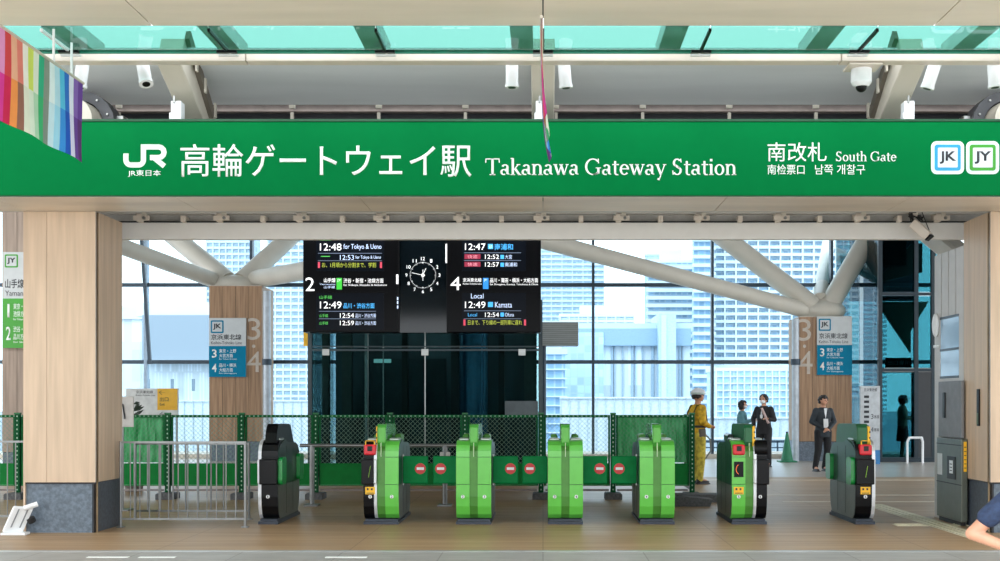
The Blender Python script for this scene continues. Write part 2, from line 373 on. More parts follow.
# serif glyphs: l = straight stroke, a = arc with thick sides and thin top and bottom, s = serif
TH, TN = .95, .42
GL = {
 'T': (6.4, [('l',3.2,0,3.2,7,TH),('l',.3,6.8,6.1,6.8,TN),('l',.45,6.95,.3,5.2,TN),('l',5.95,6.95,6.1,5.2,TN),('s',3.2,.15,2.5)]),
 'a': (4.3, [('a',1.6,1.25,1.05,1.05,20,300),('l',3.1,.5,3.1,3.4,TH),('a',2.1,3.3,1.05,1.0,0,165),('l',3.1,.5,4.0,.35,.4),('l',1.9,2.25,3.1,2.8,.4)]),
 'k': (4.7, [('l',1.1,0,1.1,7.1,TH),('s',1.1,.15,1.9),('l',.2,7,1.2,7.05,TN),('l',1.4,2.0,3.4,4.4,TN),('l',2.0,2.8,3.9,.1,TH),('s',4.0,.15,1.4),('s',3.5,4.4,1.6)]),
 'n': (5.0, [('l',1.1,0,1.1,4.5,TH),('s',1.1,.15,1.9),('l',.2,4.35,1.2,4.5,TN),('a',2.55,3.1,1.3,1.35,0,150),('l',3.85,0,3.85,3.2,TH),('s',3.85,.15,1.9)]),
 'w': (6.6, [('l',.8,4.4,2.2,.1,TH),('l',2.1,0,3.3,4.2,TN),('l',3.2,4.4,4.6,.1,TH),('l',4.5,0,5.9,4.4,TN),('s',.8,4.4,1.6),('s',3.3,4.4,1.6),('s',5.9,4.4,1.3)]),
 'G': (7.4, [('a',3.7,3.5,2.9,3.3,42,318),('l',6.0,.6,6.0,3.0,TH),('s',6.0,3.0,2.2),('l',6.05,4.9,5.95,6.9,.4),('l',3.7,.2,6.0,.75,.5)]),
 't': (3.2, [('l',1.4,.8,1.4,5.9,.85),('l',.2,4.4,3.0,4.4,TN),('a',2.3,1.0,.9,.9,180,300)]),
 'e': (4.2, [('a',2.15,2.3,1.55,2.1,0,320),('l',.8,2.6,3.7,2.6,TN)]),
 'y': (4.9, [('l',.9,4.4,2.6,.1,TH),('l',4.1,4.4,1.9,-1.7,TN),('s',.9,4.4,1.7),('s',4.1,4.4,1.4),('l',1.1,-1.6,2.0,-1.9,.8)]),
 'S': (5.0, [('a',2.3,5.15,1.35,1.6,35,250),('a',2.3,1.85,1.5,1.65,-150,75),('l',1.5,4.1,3.3,2.9,TH),('l',4.0,5.3,3.8,6.9,.4),('l',.6,.1,.5,1.9,.4)]),
 'i': (2.3, [('l',1.1,0,1.1,4.5,TH),('s',1.1,.15,1.9),('l',.2,4.35,1.2,4.5,TN),('l',1.05,5.8,1.05,6.8,1.0)]),
 'o': (4.6, [('a',2.25,2.25,1.6,2.1,0,360)]),
 'u': (5.0, [('l',1.1,1.3,1.1,4.5,TH),('a',2.35,1.4,1.25,1.3,180,350),('l',3.75,.1,3.75,4.5,TH),('s',4.0,.2,1.2),('l',.2,4.4,1.2,4.5,TN),('l',2.9,4.4,3.8,4.5,TN)]),
 'h': (5.0, [('l',1.1,0,1.1,7.1,TH),('s',1.1,.15,1.9),('l',.2,7,1.2,7.05,TN),('a',2.55,3.1,1.3,1.35,0,150),('l',3.85,0,3.85,3.2,TH),('s',3.85,.15,1.9)]),
 ' ': (2.2, [])}
def serif(body, px0, px1, pcap, pbase, D, parent, m):
    adv = sum(GL[c][0] for c in body) - .3
    sx = (X(px1, D)-X(px0, D))/adv; sz = (Z(pcap, D)-Z(pbase, D))/7.0; z0 = Z(pbase, D); x = X(px0, D)
    mb = MB()
    for c in body:
        if c == ' ': mb.build('lettering', m, parent); mb = MB()
        a, st = GL[c]
        def quad(p, q, wa, wb):
            d = Vector((q[0]-p[0], q[1]-p[1])); 
            if d.length < 1e-6: return
            n = Vector((-d.y, d.x)).normalized()
            pts = [(p[0]+n.x*wa/2, p[1]+n.y*wa/2), (q[0]+n.x*wb/2, q[1]+n.y*wb/2), (q[0]-n.x*wb/2, q[1]-n.y*wb/2), (p[0]-n.x*wa/2, p[1]-n.y*wa/2)]
            mb.prism([(x+u*sx, z0+v*sz) for u, v in pts], 'y', D-.003, D-.001)
        for s in st:
            if s[0] == 'l': quad(s[1:3], s[3:5], s[5], s[5])
            elif s[0] == 's': quad((s[1]-s[3]/2, s[2]), (s[1]+s[3]/2, s[2]), .36, .36)
            else:
                _, cx, cy, rx, ry, a0, a1 = s; n = max(6, int(abs(a1-a0)/18))
                P = [math.radians(a0+(a1-a0)*i/n) for i in range(n+1)]
                for u, v in zip(P, P[1:]):
                    wd = lambda t: TN + (TH-TN)*abs(math.cos(t))**1.3
                    quad((cx+rx*math.cos(u), cy+ry*math.sin(u)), (cx+rx*math.cos(v), cy+ry*math.sin(v)), wd(u), wd(v))
        x += a*sx
    return mb.build('lettering', m, parent)
serif('Takanawa Gateway Station', 485, 736, 158.5, 175, SY, sign, white)
serif('South Gate', 835.5, 896, 151.5, 161.3, SY, sign, white)
# the railway emblem drawn as strokes
def strokes(paths, wpx, D, parent, m, name):
    mb = MB()
    for pi_, P in enumerate(paths):
        dd = -.0012*pi_
        P = [p for i, p in enumerate(P) if i == 0 or abs(p[0]-P[i-1][0])+abs(p[1]-P[i-1][1]) > .05]
        P = [Vector((X(a, D), Z(b, D))) for a, b in P]; h = W(wpx, D)/2
        Ls, Rs = [], []
        for i, p in enumerate(P):
            d0 = (P[i]-P[i-1]).normalized() if i else (P[1]-P[0]).normalized()
            d1 = (P[i+1]-P[i]).normalized() if i < len(P)-1 else d0
            t = (d0+d1).normalized(); n = Vector((-t.y, t.x)); k = h/max(.4, n.dot(Vector((-d0.y, d0.x))))
            Ls.append(p+n*k); Rs.append(p-n*k)
        for i in range(len(P)-1):
            mb.prism([tuple(Ls[i]), tuple(Ls[i+1]), tuple(Rs[i+1]), tuple(Rs[i])], 'y', D-.003+dd, D-.001)
    return mb.build(name, m, parent)
def arc(cx, cy, r, a0, a1, n=6): return [(cx+r*math.cos(math.radians(a0+(a1-a0)*i/n)), cy+r*math.sin(math.radians(a0+(a1-a0)*i/n))) for i in range(n+1)]
strokes([[(126, 153.5), (126, 160)] + arc(131, 160, 5, 180, 90) + arc(138.5, 160, 5, 90, 0) + [(143.5, 147), (158.5, 147)] + arc(158.8, 152.3, 5.3, -90, 90) + [(150, 157.6)],
         [(153, 157), (164.5, 166.2)]], 5.2, SY, sign, mat('emblem_white', 'dcefe0', .5), 'emblem')
def badge(cx, cy, s, ringm, txt, D, parent):
    e = MB().prism(rrect(X(cx, D), Z(cy, D), W(s, D), W(s, D), W(s*.17, D)), 'y', D-.004, D).build('line_badge', mat('badge_white', 'dff3f6', .5), parent)
    MB().prism(rrect(X(cx, D), Z(cy, D), W(s*.79, D), W(s*.79, D), W(s*.08, D)), 'y', D-.007, D-.004).build('badge_ring', ringm, e)
    MB().prism(rrect(X(cx, D), Z(cy, D), W(s*.6, D), W(s*.6, D), W(s*.03, D)), 'y', D-.010, D-.007).build('badge_face', mat('badge_face', 'dde4ea', .5), e)
    text(txt, e, ink, X(cx-s*.25, D), X(cx+s*.25, D), Z(cy+s*.19, D), Z(cy-s*.19, D), D-.010, 'badge_letters', bold=.03)
badge(947.5, 157.7, 33, bluel, 'JK', SY, sign); badge(982.5, 157.7, 33, lgreen, 'JY', SY, sign)

# soffit, lintel, recess
zso = 3.686
mb = MB(); ed = [-7.2] + [1.965*k for k in range(-3, 4)] + [7.2]
for a, b in zip(ed, ed[1:]): mb.box(a+.004, b-.004, SY, 13.76, zso, zso+.012)
struct(mb, 'trim_70', soff)
struct(BX(-7.2, 7.2, SY+.36, 13.9, zso+.013, zso+.3), 'trim_71', greyp)
struct(BX(-7.2, 7.2, 13.9, 15.7, 4.02, 4.2), 'ceiling_leak_cover', greyp)  # unseen cover added over the gap to stop light leaking in
struct(BX(-6.4, 6.4, 15.2, 15.3, Z(239.3, 15.2), Z(222.5, 15.2), bev=.006), 'trim_72', mat('lintel_grey', 'e2dfda', .5, var=.01))
struct(BX(-6.4, 6.4, 15.3, 15.4, Z(222.5, 15.2), 4.02), 'trim_73', mat('recess_grey', 'bdbab6', .5))
struct(BX(-6.4, 6.4, 15.18, 15.22, Z(222.5, 15.2), Z(221.3, 15.2)), 'trim_74', blackm)
struct(BX(-6.4, 6.4, 15.1, 15.2, Z(213.5, 15.1), Z(211.5, 15.1)), 'trim_75', greyp)
def hanger(px, big, lab=None):
    D = 15.15; a = X(px, D); s = empty('lintel_bracket', (a, D, 3.85), 'cream %s bracket on top of the grey lintel under the sign' % ('stepped' if big else 'small plain'), 'bracket', 'stepped lintel brackets' if big else 'small lintel brackets')
    if big:
        BX(a-.07, a-.0, D-.05, D+.15, Z(222, D), Z(213, D), bev=.004).build('upright', cream, s)
        BX(a-.1, a+.1, D-.08, D-.04, Z(221, D), Z(216.5, D), bev=.004).build('plate', cream, s)
        BX(a+.0, a+.06, D-.06, D-.02, Z(217, D), Z(213, D), bev=.004).build('hook', steelw, s)
        MB().cyl((a+.04, D-.1, Z(219, D)), (a+.04, D-.08, Z(219, D)), .02, n=10).build('bolt', steel, s)
    else:
        BX(a-.03, a+.03, D-.03, D+.15, Z(222, D), Z(216, D), bev=.004).build('upright', cream, s)
for k in range(11): hanger(143+k*79.7, True)
for k in range(10): hanger(183.5+k*79.5, False)

# ------------------------------------------------------------------ front pillars
def pillar(sg, lab):
    x0, x1 = (5.12, 5.95); y0, y1 = 13.74, 14.6
    s = empty('clad_pillar', (sg*5.53, 14.17, 0), lab, 'pillar')
    def B(a, b, *r, **k): return (min(sg*a, sg*b), max(sg*a, sg*b)) + r
    zb = .58
    BX(*B(5.16, 5.93, y0+.04, y1-.04, 0, zso-.01)).build('core', dark, s)
    for a, b in ((5.125, 5.68), (5.684, 5.93)) if sg < 0 else ((5.125, 5.5), (5.504, 5.93)):
        BX(*B(a, b, y0, y0+.04, zb, zso-.004)).build('front_board', wood, s)
    BX(*B(5.12, 5.15, y0+.002, y0+.02, zb, zso-.004)).build('corner_trim', mat('corner_metal', '8b8680', .35, .6), s)
    BX(*B(5.15, 5.17, y0+.02, y0+.10, .0, zso-.004)).build('joint', dark, s)
    BX(*B(5.125, 5.145, y0+.07, y0+.09, .0, zso-.004)).build('metal_channel', mat('channel_bronze', '9a8468', .3, .6), s)
    for a, b in ((y0+.1, y0+.5), (y0+.504, y1)):
        BX(*B(5.12, 5.17, a, b, zb, zso-.004)).build('side_board', wood, s)
    BX(*B(5.16, 5.93, y0+.03, y0+.06, 0, zb-.01)).build('stone_base', stone, s)
    BX(*B(5.15, 5.18, y0+.1, y1-.01, 0, zb-.01)).build('stone_side', mat('stone_side_shade', '4d545e', .45, var=.15, scale=(26, 26, 26), detail=8), s)  # same stone as the base, side shade put into a darker colour
    BX(*B(5.93, 5.95, y0, y1, 0, zso-.004)).build('outer_board', wood, s)
    BX(*B(5.125, 5.93, y0+.01, y0+.03, zb-.02, zb-.004)).build('shadow_gap', dark, s)
    return s
pillar(-1, 'pale timber clad pillar on a blue stone base beside the steel railing')
pr = pillar(1, 'pale timber clad pillar on a stone base beside the steel ticket cabinet')
BX(5.10, 5.12, 14.05, 14.12, Z(426, 14.1), Z(389, 14.1), bev=.004).build('intercom_slot', black, pr)
BX(5.095, 5.10, 14.065, 14.105, Z(424, 14.1), Z(413, 14.1)).build('slot_label', mat('slot_green', '5a6b56', .5), pr)

# ------------------------------------------------------------------ right side: cabinet, partition
s = empty('steel_cabinet', (5.08, 14.9, 0), 'grey steel intercom cabinet with a small screen in front of the timber pillar', 'cabinet')
KX = 5.04
BX(KX, 5.115, 14.45, 15.36, .05, 1.05, bev=.008).build('body', sidesteel, s)
BX(KX+.01, 5.11, 14.5, 15.3, 0, .05).build('plinth', blackm, s)
BX(KX+.02, 5.1, 14.52, 15.36, 1.06, 1.76, bev=.006).build('upper_panel', mat('upper_panel_grey', '77787b', .5), s)
BX(KX-.003, KX, 15.15, 15.33, .58, .85).build('ticket_tray', wplastic, s)
sc_ = BX(KX-.006, KX, 14.66, 14.95, .55, .83).build('screen', black, s)
BX(KX-.009, KX-.006, 14.74, 14.86, .62, .78).build('notice', wplastic, sc_)
for k in range(3): BX(KX-.011, KX-.009, 14.76, 14.84, .65+k*.04, .66+k*.04).build('notice_line', ink, sc_)
BX(KX-.004, KX, 14.45, 15.36, .49, .5).build('seam', blackm, s)
BX(KX-.004, KX, 14.45, 15.36, .97, .98).build('seam', blackm, s)
BX(KX+.025, KX+.06, 14.444, 14.45, .66, 1.02).build('yellow_label', yellow, s)
for k in range(6): BX(KX+.03, KX+.055, 14.441, 14.444, .7+k*.05, .71+k*.05).build('label_mark', ink, s)
BX(KX+.005, KX+.02, 15.08, 15.16, 1.3, 1.62, bev=.004).build('slot', black, s)
for yy in (14.55, 15.28): MB().cyl((KX+.04, yy, 0), (KX+.04, yy, .05), .025, n=12).build('foot', blackm, s)
s = empty('office_partition', (5.16, 15.2, 0), 'white ticket office side wall with narrow grooves and a small window', 'partition')
PX = 5.13
for a, b in ((14.64, 14.9), (14.93, 15.17), (15.2, 15.44), (15.47, 15.72)):
    BX(PX, PX+.1, a, b, 2.58, 3.41).build('board', greyp, s)
BX(PX+.02, PX+.09, 14.64, 15.72, 0, 3.4).build('backing', blackm, s)
BX(PX, PX+.1, 14.64, 14.8, 0, 2.58).build('lower_board', greyp, s)
BX(PX, PX+.1, 15.5, 15.72, 0, 2.58).build('lower_board', greyp, s)
BX(PX, PX+.1, 14.8, 15.5, 0, 1.8).build('lower_board', greyp, s)
BX(PX+.005, PX+.02, 14.8, 15.5, 1.8, 2.58).build('window_pane', mat('pane_blue_reflection', '8fb2cf', .12, var=.08, scale=(1, 1, 1.5), spec=.8), s)  # opaque pane, the blue reflection in it put into the colour
for z in (1.8, 2.15, 2.56): BX(PX-.005, PX+.01, 14.8, 15.5, z, z+.03).build('window_bar', mull, s)
MB().sphere((PX-.02, 15.62, 2.5), .1, (.35, 1, 1.6), n=20).build('wall_speaker', wplastic, s, smooth=True)
BX(PX-.05, PX, 15.52, 15.62, 2.2, 2.24, bev=.004).build('shelf_bracket', wplastic, s)
# camera mount with cables under the lintel
D = 14.9
s = empty('ceiling_camera', (X(918, D), D, 3.6), 'tilted white camera housing with tangled black cables under the lintel', 'camera')
p = Vector((X(913, D), D, Z(223, D))); q = Vector((X(926, D), D-.1, Z(238, D)))
MB().bar(p, q, .13, .12, bev=.01).build('housing', cream, s)
MB().bar(q, q+Vector((.012, -.01, -.02)), .1, .09).build('front_glass', black, s)
mb = MB()
for k in range(9):
    pts = [Vector((X(random.uniform(908, 924), D), D+random.uniform(-.06, .03), Z(random.uniform(212, 225), D))) for _ in range(4)]
    mb.path(pts, .007, n=6)
mb.path([Vector((X(921, D), D-.02, Z(211, D))), Vector((X(924, D), D-.06, Z(222, D))), Vector((X(928, D), D-.06, Z(232, D)))], .006, n=6)
mb.build('cables', blackm, s)
BX(X(915, D)-.03, X(915, D)+.03, D-.02, D+.1, Z(216, D), 3.9).build('mount', cream, s)

# ------------------------------------------------------------------ rainbow banners
def banner(x, y0, y1, lab, twist=0.0):
    s = empty('rainbow_banner', (x, (y0+y1)/2, 3.7), lab, 'banner')
    cols = ['e59ad0', 'd94a50', 'f0b79a', 'e8867a', 'f6f6ee', 'd6e86a', 'e9f3e2', '36b48a', '8f9a8e', 'e9f6fa', 'bfe4f4', '5fc4ea', '2f74cf', 'e8e6f4', '8a64b4', '6a3f94']
    cols2 = ['dd3fa0', 'd42a58', 'f39a55', '9a6a5c', 'e8eedc', 'e4f2e0', 'b8e0c0', '3fb878', '8a948c', 'cfeaf6', 'a5dcf4', '3f94e2', '2258c0', 'dcd6ee', '6a3f94', '5c2c6e']
    n = 16; zt, zb = 4.55, 3.79
    L = y1-y0
    def pos(y, z):
        t = (zt-z)/(zt-zb)
        return (x + .018*math.sin(y*7+z*3)*t + twist*t*t*(.4+.6*(y-y0)/L) , y, z - .03*math.sin((y-y0)/L*PI)*0)
    for k in range(n):
        a, b = y0+L*k/n, y0+L*(k+1)/n
        for nm, c, za, zc_ in (('stripe', cols[k], zt, 4.18), ('stripe', cols2[k], 4.18, zb)):
            mb = MB(); bm = mb.bm; N = 5
            for off, rev in ((-.0015, 0), (.0015, 1)):
                G = [[bm.verts.new(Vector(pos(a+(b-a)*i/3, za+(zc_-za)*j/N)) + Vector((off, 0, 0))) for j in range(N+1)] for i in range(4)]
                for i in range(3):
                    for j in range(N): bm.faces.new((G[i][j], G[i+1][j], G[i+1][j+1], G[i][j+1]))
            mb.build(nm, mat('cloth_'+c, c, .7, var=.02, spec=.2), s, smooth=True)
    MB().cyl((x, y0, zt), (x, y1+.02, zt), .014, n=10).build('top_rod', steelw, s)
    for y in (10.79, 11.2):
        MB().cyl((x, y, zt), (x, y, 4.853), .012, n=8).build('hanging_wire', wplastic, s)
banner(-4.4, 9.7, 11.47, 'hanging rainbow striped cloth banner seen broadside by the left pillar')
banner(-.012, 9.5, 11.47, 'hanging rainbow striped cloth banner seen edge on over the station name', twist=.08)

# ------------------------------------------------------------------ hall roof, far glass wall
memb = mat('membrane_roof', 'e6e6e2', .8, var=.01)
struct(BX(-18, 18, 14.5, 20, 5.42, 5.5), 'ceiling_hall', greyp)
struct(BX(-18, 18, 20, 33, 7.0, 7.1), 'ceiling_far', greyp)
GW = 32.0
mx_ = [X(p, GW) for p in (-130, 18, 147, 252, 356, 474, 593, 712, 831, 950, 1080)]
hz = [0.05, Z(362, GW), Z(285, GW), 6.9]
for i, (a, b) in enumerate(zip(mx_, mx_[1:])):
    s = empty('window_%d' % (i+1), ((a+b)/2, GW, 0), kind='structure')
    for z0, z1 in zip(hz, hz[1:]): BX(a+.03, b-.03, GW, GW+.02, z0+.03, z1-.03).build('window_pane', clear, s)
    wd = .1 if i in (1,) else .045
    BX(a-wd if i in (0, 2) else a-.035, a+.035, GW-.12, GW+.08, 0, 6.95).build('mullion', mulll if i in (2,) else mull, s)
    for z in hz: BX(a, b, GW-.05, GW+.05, z-.05, z+.05).build('transom', mull, s)
    BX(a, b, GW-.15, GW+.1, 0, .12).build('sill', steelw, s)
# leaning brace beside the thick mullion
mb = MB(); mb.bar((X(141, 31.5), 31.5, Z(230, 31.5)), (X(150, 31.5), 31.5, Z(364, 31.5)), .08, .08)
struct(mb, 'trim_80', mull)
# balustrade just outside
struct(BX(-20, 20, 33.5, 33.6, -.2, .12), 'trim_81', cream)

# ------------------------------------------------------------------ tree columns
def tube(s, p0, p1, r0, r1, name='branch'):
    return MB().cyl(p0, p1, r0, r1, n=32).build(name, tubew, s, smooth=True)
def P3(px, py, D): return Vector((X(px, D), D, Z(py, D)))
def ext(a, b, t): return a + (b-a)*t
def sign_face(s, x0, x1, y0, ym, y1, D, code, ringm, lower, jp, en, rows, cut=0):
    wpx = x1-x0
    BX(X(x0, D), X(x1, D), D, D+.05, Z(y1, D), Z(y0, D), bev=.004).build('sign_plate', gbadge, s)
    e = BX(X(x0, D), X(x1, D), D-.006, D, Z(y1, D), Z(ym, D)).build('platform_panel', lower, s)
    u = wpx/36
    bx, by, bs = x0+8*u, y0+8.5*u, 12.5*u
    r = MB().prism(rrect(X(bx, D), Z(by, D), W(bs, D), W(bs, D), W(1.2*u, D)), 'y', D-.004, D).build('badge_ring', ringm, s)
    MB().prism(rrect(X(bx, D), Z(by, D), W(bs*.78, D), W(bs*.78, D), W(.6*u, D)), 'y', D-.007, D-.004).build('badge_face', gbadge, r)
    text(code, r, ink, X(bx-bs*.32, D), X(bx+bs*.32, D), Z(by+bs*.24, D), Z(by-bs*.24, D), D-.008, 'badge_letters', bold=.03)
    h = ym-y0
    T(jp, x0+2*u, x0+2*u+len(jp)*5.9*u, y0+h*.58, y0+h*.78, ink, D, s, bold=.012)
    T(en, x0+2*u, x0+2*u+(30*u if len(en) > 14 else 26*u), y0+h*.83, y0+h*.94, ink, D, s)
    hh = y1-ym
    for i, (n, t1, t2, t3) in enumerate(rows):
        yy = ym+hh*(.08+.46*i)
        text(n, e, white, X(x0+(4.4 if n == '1' else 3)*u, D), X(x0+(6.4 if n == '1' else 7.5)*u, D), Z(yy+hh*.3, D), Z(yy+hh*.03, D), D-.007, bold=.01)
        text(t1, e, white, X(x0+10*u, D), X(x0+10*u+len(t1)*3.3*u, D), Z(yy+hh*.14, D), Z(yy+hh*.02, D), D-.007)
        text(t2, e, white, X(x0+10*u, D), X(x0+10*u+len(t2)*3.3*u, D), Z(yy+hh*.29, D), Z(yy+hh*.17, D), D-.007)
        text(t3, e, white, X(x0+10*u, D), X(x0+27*u, D), Z(yy+hh*.37, D), Z(yy+hh*.32, D), D-.007)
JKR = [('3', '東京・上野', '大宮方面', 'for Tokyo & Ueno'), ('4', '品川・横浜', '大船方面', 'for Shinagawa')]
def wood_column(x0, x1, ytop, D, dep, lab, m, seams=4):
    s = empty('tree_column', (X((x0+x1)/2, D), D+dep/2, 0), lab, 'column')
    zt = Z(ytop, D); a, b = X(x0, D), X(x1, D); wd = (b-a)/seams
    BX(a+.02, b-.02, D+.02, D+dep-.02, 0, zt-.01).build('core', dark, s)
    for k in range(seams):
        BX(a+k*wd+.004, a+(k+1)*wd-.004, D, D+.04, .5, zt).build('board', m, s)
    for xx in (a, b-.03):
        for k in range(3): BX(xx, xx+.03, D+.04+k*(dep-.04)/3, D+.04+(k+1)*(dep-.04)/3-.006, .5, zt).build('side_board', m, s)
    BX(a+.01, b-.01, D+.01, D+dep-.01, 0, .49).build('stone_base', stone, s)
    return s
D = 30.5
s = wood_column(209, 262, 286, D, 1.3, 'oak clad branching column with a blue platform sign, left of the departure screens', wood2)
n0 = P3(235, 290, D+.6)
MB().sphere(P3(236, 285, D+.6), .5, (1.25, 1, .55), n=32).build('node', tubew, s, smooth=True)
for (px, py, dd, r0, r1, q) in ((178, 240, 1.5, .25, .24, (228, 281)), (287, 240, 1.5, .25, .24, (242, 281)), (123, 247, -2.5, .2, .19, (216, 281)), (345, 264, -3, .23, .22, (256, 279))):
    a = P3(*q, D+.5); b = P3(px, py, D+dd); tube(s, a, ext(a, b, 1.9 if px not in (345,) else 1.3), r0, r1)
BX(X(209, D)+.02, X(262, D)-.02, D+.02, D+.6, Z(286, D)-.02, Z(286, D)+.02).build('cap', tubew, s)
sign_face(s, 209, 246, 318, 346, 377, D-.06, 'JK', teal, teal, '京浜東北線', 'Keihin-Tohoku Line', JKR)
for t, (a0, a1, b0, b1) in (('3', (247.5, 260.5, 318, 340)), ('・', (252, 255.5, 344.5, 348)), ('4', (246.5, 261, 351.5, 372))):
    T(t, a0, a1, b0, b1, mat('numeral_grey', 'bdb3a6', .5), D-.0, s, 'numeral')
D = 30.5
s = wood_column(799, 852, 317, D, 1.3, 'oak clad branching column with a blue platform sign, behind the man in the dark suit', wood2)
MB().sphere(P3(823, 311, D+.6), .5, (1.15, 1, .6), n=32).build('node', tubew, s, smooth=True)
for (px, py, dd, r0, r1, q) in ((727, 240, 1.0, .26, .25, (814, 307)), (867, 240, 1.0, .26, .25, (829, 306)), (545, 241, -1.5, .2, .21, (808, 311)), (829, 240, 6, .2, .17, (820, 300))):
    a = P3(*q, D+.5); b = P3(px, py, D+dd); tube(s, a, ext(a, b, 1.9 if px != 545 else 1.25), r0, r1)
BX(X(799, D)+.02, X(852, D)-.02, D+.02, D+.6, Z(317, D)-.02, Z(317, D)+.02).build('cap', tubew, s)
sign_face(s, 817, 852, 316.5, 345, 375, D-.06, 'JK', teal, teal, '京浜東北線', 'Keihin-Tohoku Line', JKR)
for t, (a0, a1, b0, b1) in (('3', (798.5, 811, 319, 341)), ('・', (803, 806, 344.5, 348)), ('4', (797.5, 812.5, 351, 374))):
    T(t, a0, a1, b0, b1, mat('numeral_grey', 'bdb3a6', .5), D-.0, s, 'numeral')
# grey clad column behind the left pillar
D = 24.0
s = wood_column(2, 62, 200, D, 1.2, 'greyish timber clad column with a green platform sign, behind the left stone based pillar', wood3)
sign_face(s, 3, 41, 252, 298.5, 348, D-.06, 'JY', lgreen, lgreen, '山手線', 'Yamanote', [('1', '東京・上野', '池袋方面', 'for Tokyo & Ueno'), ('2', '渋谷・新宿', '品川方面', 'for Shibuya')])
# pale service poles beside the columns
for px, lab in ((267, 'pale service pole with a dark collar beside the column left of the screens'), (795.5, 'pale service pole with a dark collar beside the column behind the suited man')):
    D = 30.42; s = empty('service_pole', (X(px, D), D, 0), lab, 'pole')
    MB().cyl((X(px, D), D, 0), (X(px, D), D, Z(291 if px < 500 else 319, D)), .09, n=20).build('pole', mat('pole_pale', 'b9c3cc', .4, .2), s, smooth=True)
    MB().cyl((X(px, D), D, Z(365, D)), (X(px, D), D, Z(359, D)), .12, n=20).build('collar', mull, s)
# small tube at the right under the lintel
D = 19.0
s = empty('roof_brace', (X(945, D), D, 3.8), 'pale steel brace tube descending behind the lintel beside the partition', 'tube')
a = P3(922, 226, D+.6); b = P3(968, 263, D-.6); d = b-a
MB().bar(a-d*.3, b+d*.4, .34, .3, bev=.04).build('tube', tubew, s)

# ------------------------------------------------------------------ central glass lift shaft
D = 24.0; xa, xb = X(310, D), X(540.5, D); dp = 2.6
s = empty('lift_shaft', ((xa+xb)/2, D+dp/2, 0), 'dark glass lift enclosure under the departure screens behind the green fence', 'lift')
zt = Z(300, D)
panes = [310, 368, 425, 482, 540.5]
for a, b in zip(panes, panes[1:]):
    for z0, z1 in ((.1, Z(347, D)-.01), (Z(347, D)+.01, zt)):
        BX(X(a, D)+.012, X(b, D)-.012, D, D+.016, z0, z1).build('front_pane', shaftglass, s)
for xx in (xa, xb-.016): BX(xx, xx+.016, D+.03, D+dp, .1, zt).build('side_pane', shaftglass, s)
fr_m = mat('shaft_frame', '39454a', .4, .4)
for px in (310, 540.5): BX(X(px, D)-.04, X(px, D)+.04, D-.03, D+.05, 0, zt).build('post', fr_m, s)
for px in (383, 425): BX(X(px, D)-.012, X(px, D)+.012, D+.03, D+.06, 0, zt).build('thin_post', steel, s)
BX(xa, xb, D-.02, D-.005, Z(350, D)-.02, Z(350, D)+.02).build('transom', fr_m, s)
BX(xa, xb, D-.02, D-.005, Z(347, D), Z(347, D)+.02).build('transom', fr_m, s)
for px in (326, 425, 522): BX(X(px, D)-.07, X(px, D)+.07, D-.03, D-.021, Z(355.5, D), Z(349, D), bev=.003).build('clamp_plate', steel, s)
BX(xa, xb, D-.02, D+dp, 0, .1).build('sill', fr_m, s)
BX(xa+.1, xb-.1, D+dp-.2, D+dp-.1, 0, zt).build('back_wall', mat('shaft_back', '3c5459', .5, var=.3, scale=(1.5, 1, .3)), s)
for px, w_, c in ((318, .14, '56635f'), (340, .2, '4c5a56'), (360, .05, 'c8cccb'), (400, .12, '27302f'), (452, .16, '2f3a3c'), (500, .12, '2a3434'), (530, .26, '4d5b58')):
    BX(X(px, D)-w_/2, X(px, D)+w_/2, D+.8, D+1.0, 0, zt).build('inner_column', mat('inner_'+c, c, .5), s)
MB().cyl((X(470, D), D+1.2, 0), (X(470, D), D+1.2, zt), .3, n=24).build('blue_reflection', mat('reflection_blue', '3a7c9c', .3, .3), s, smooth=True)  # solid column painted to stand for a blue reflection in the glass
BX(X(366, D), X(384, D), D+1.1, D+1.12, Z(361, D), Z(357, D)).build('lift_indicator', mat('indicator_glow', '9fe0dc', emit=.8), s)
BX(X(352, D), X(440, D), D+1.5, D+1.6, .2, Z(356, D)).build('lift_door', mat('lift_door_dark', '30484d', .5), s)
BX(X(505, D), X(538, D), D-.02, D-.006, Z(416, D), Z(401, D)).build('frosted_panel', mat('frost_grey', '5a6468', .6), s)
s = BX(X(303.5, 24.3), X(310, 24.3), 24.3, 24.35, Z(346, 24.3), Z(331, 24.3)).build('side_sign', yellow)
tag(s, 'small yellow sign plate sticking out beneath the screen edge at the lift', 'sign')
s = tag(empty('grey_box', (X(560, 28), 28, 3), 'ribbed grey metal box hanging beside the right end of the screens', 'box'))
BX(X(541, 28), X(578.5, 28), 28, 28.6, Z(345.5, 28), Z(322, 28), bev=.01).build('casing', mat('ribbed_grey', '8e9290', .45, .4, var=.1, scale=(1, 1, 60)), s)
for k in range(11): BX(X(541.5, 28), X(578, 28), 27.985, 28, Z(344-k*2, 28), Z(343.2-k*2, 28)).build('rib', mat('rib_grey', '7a7e7c', .45, .4), s)
MB().cyl((X(544, 28), 28.3, 0), (X(544, 28), 28.3, Z(322, 28)), .05).build('post', mull, s)

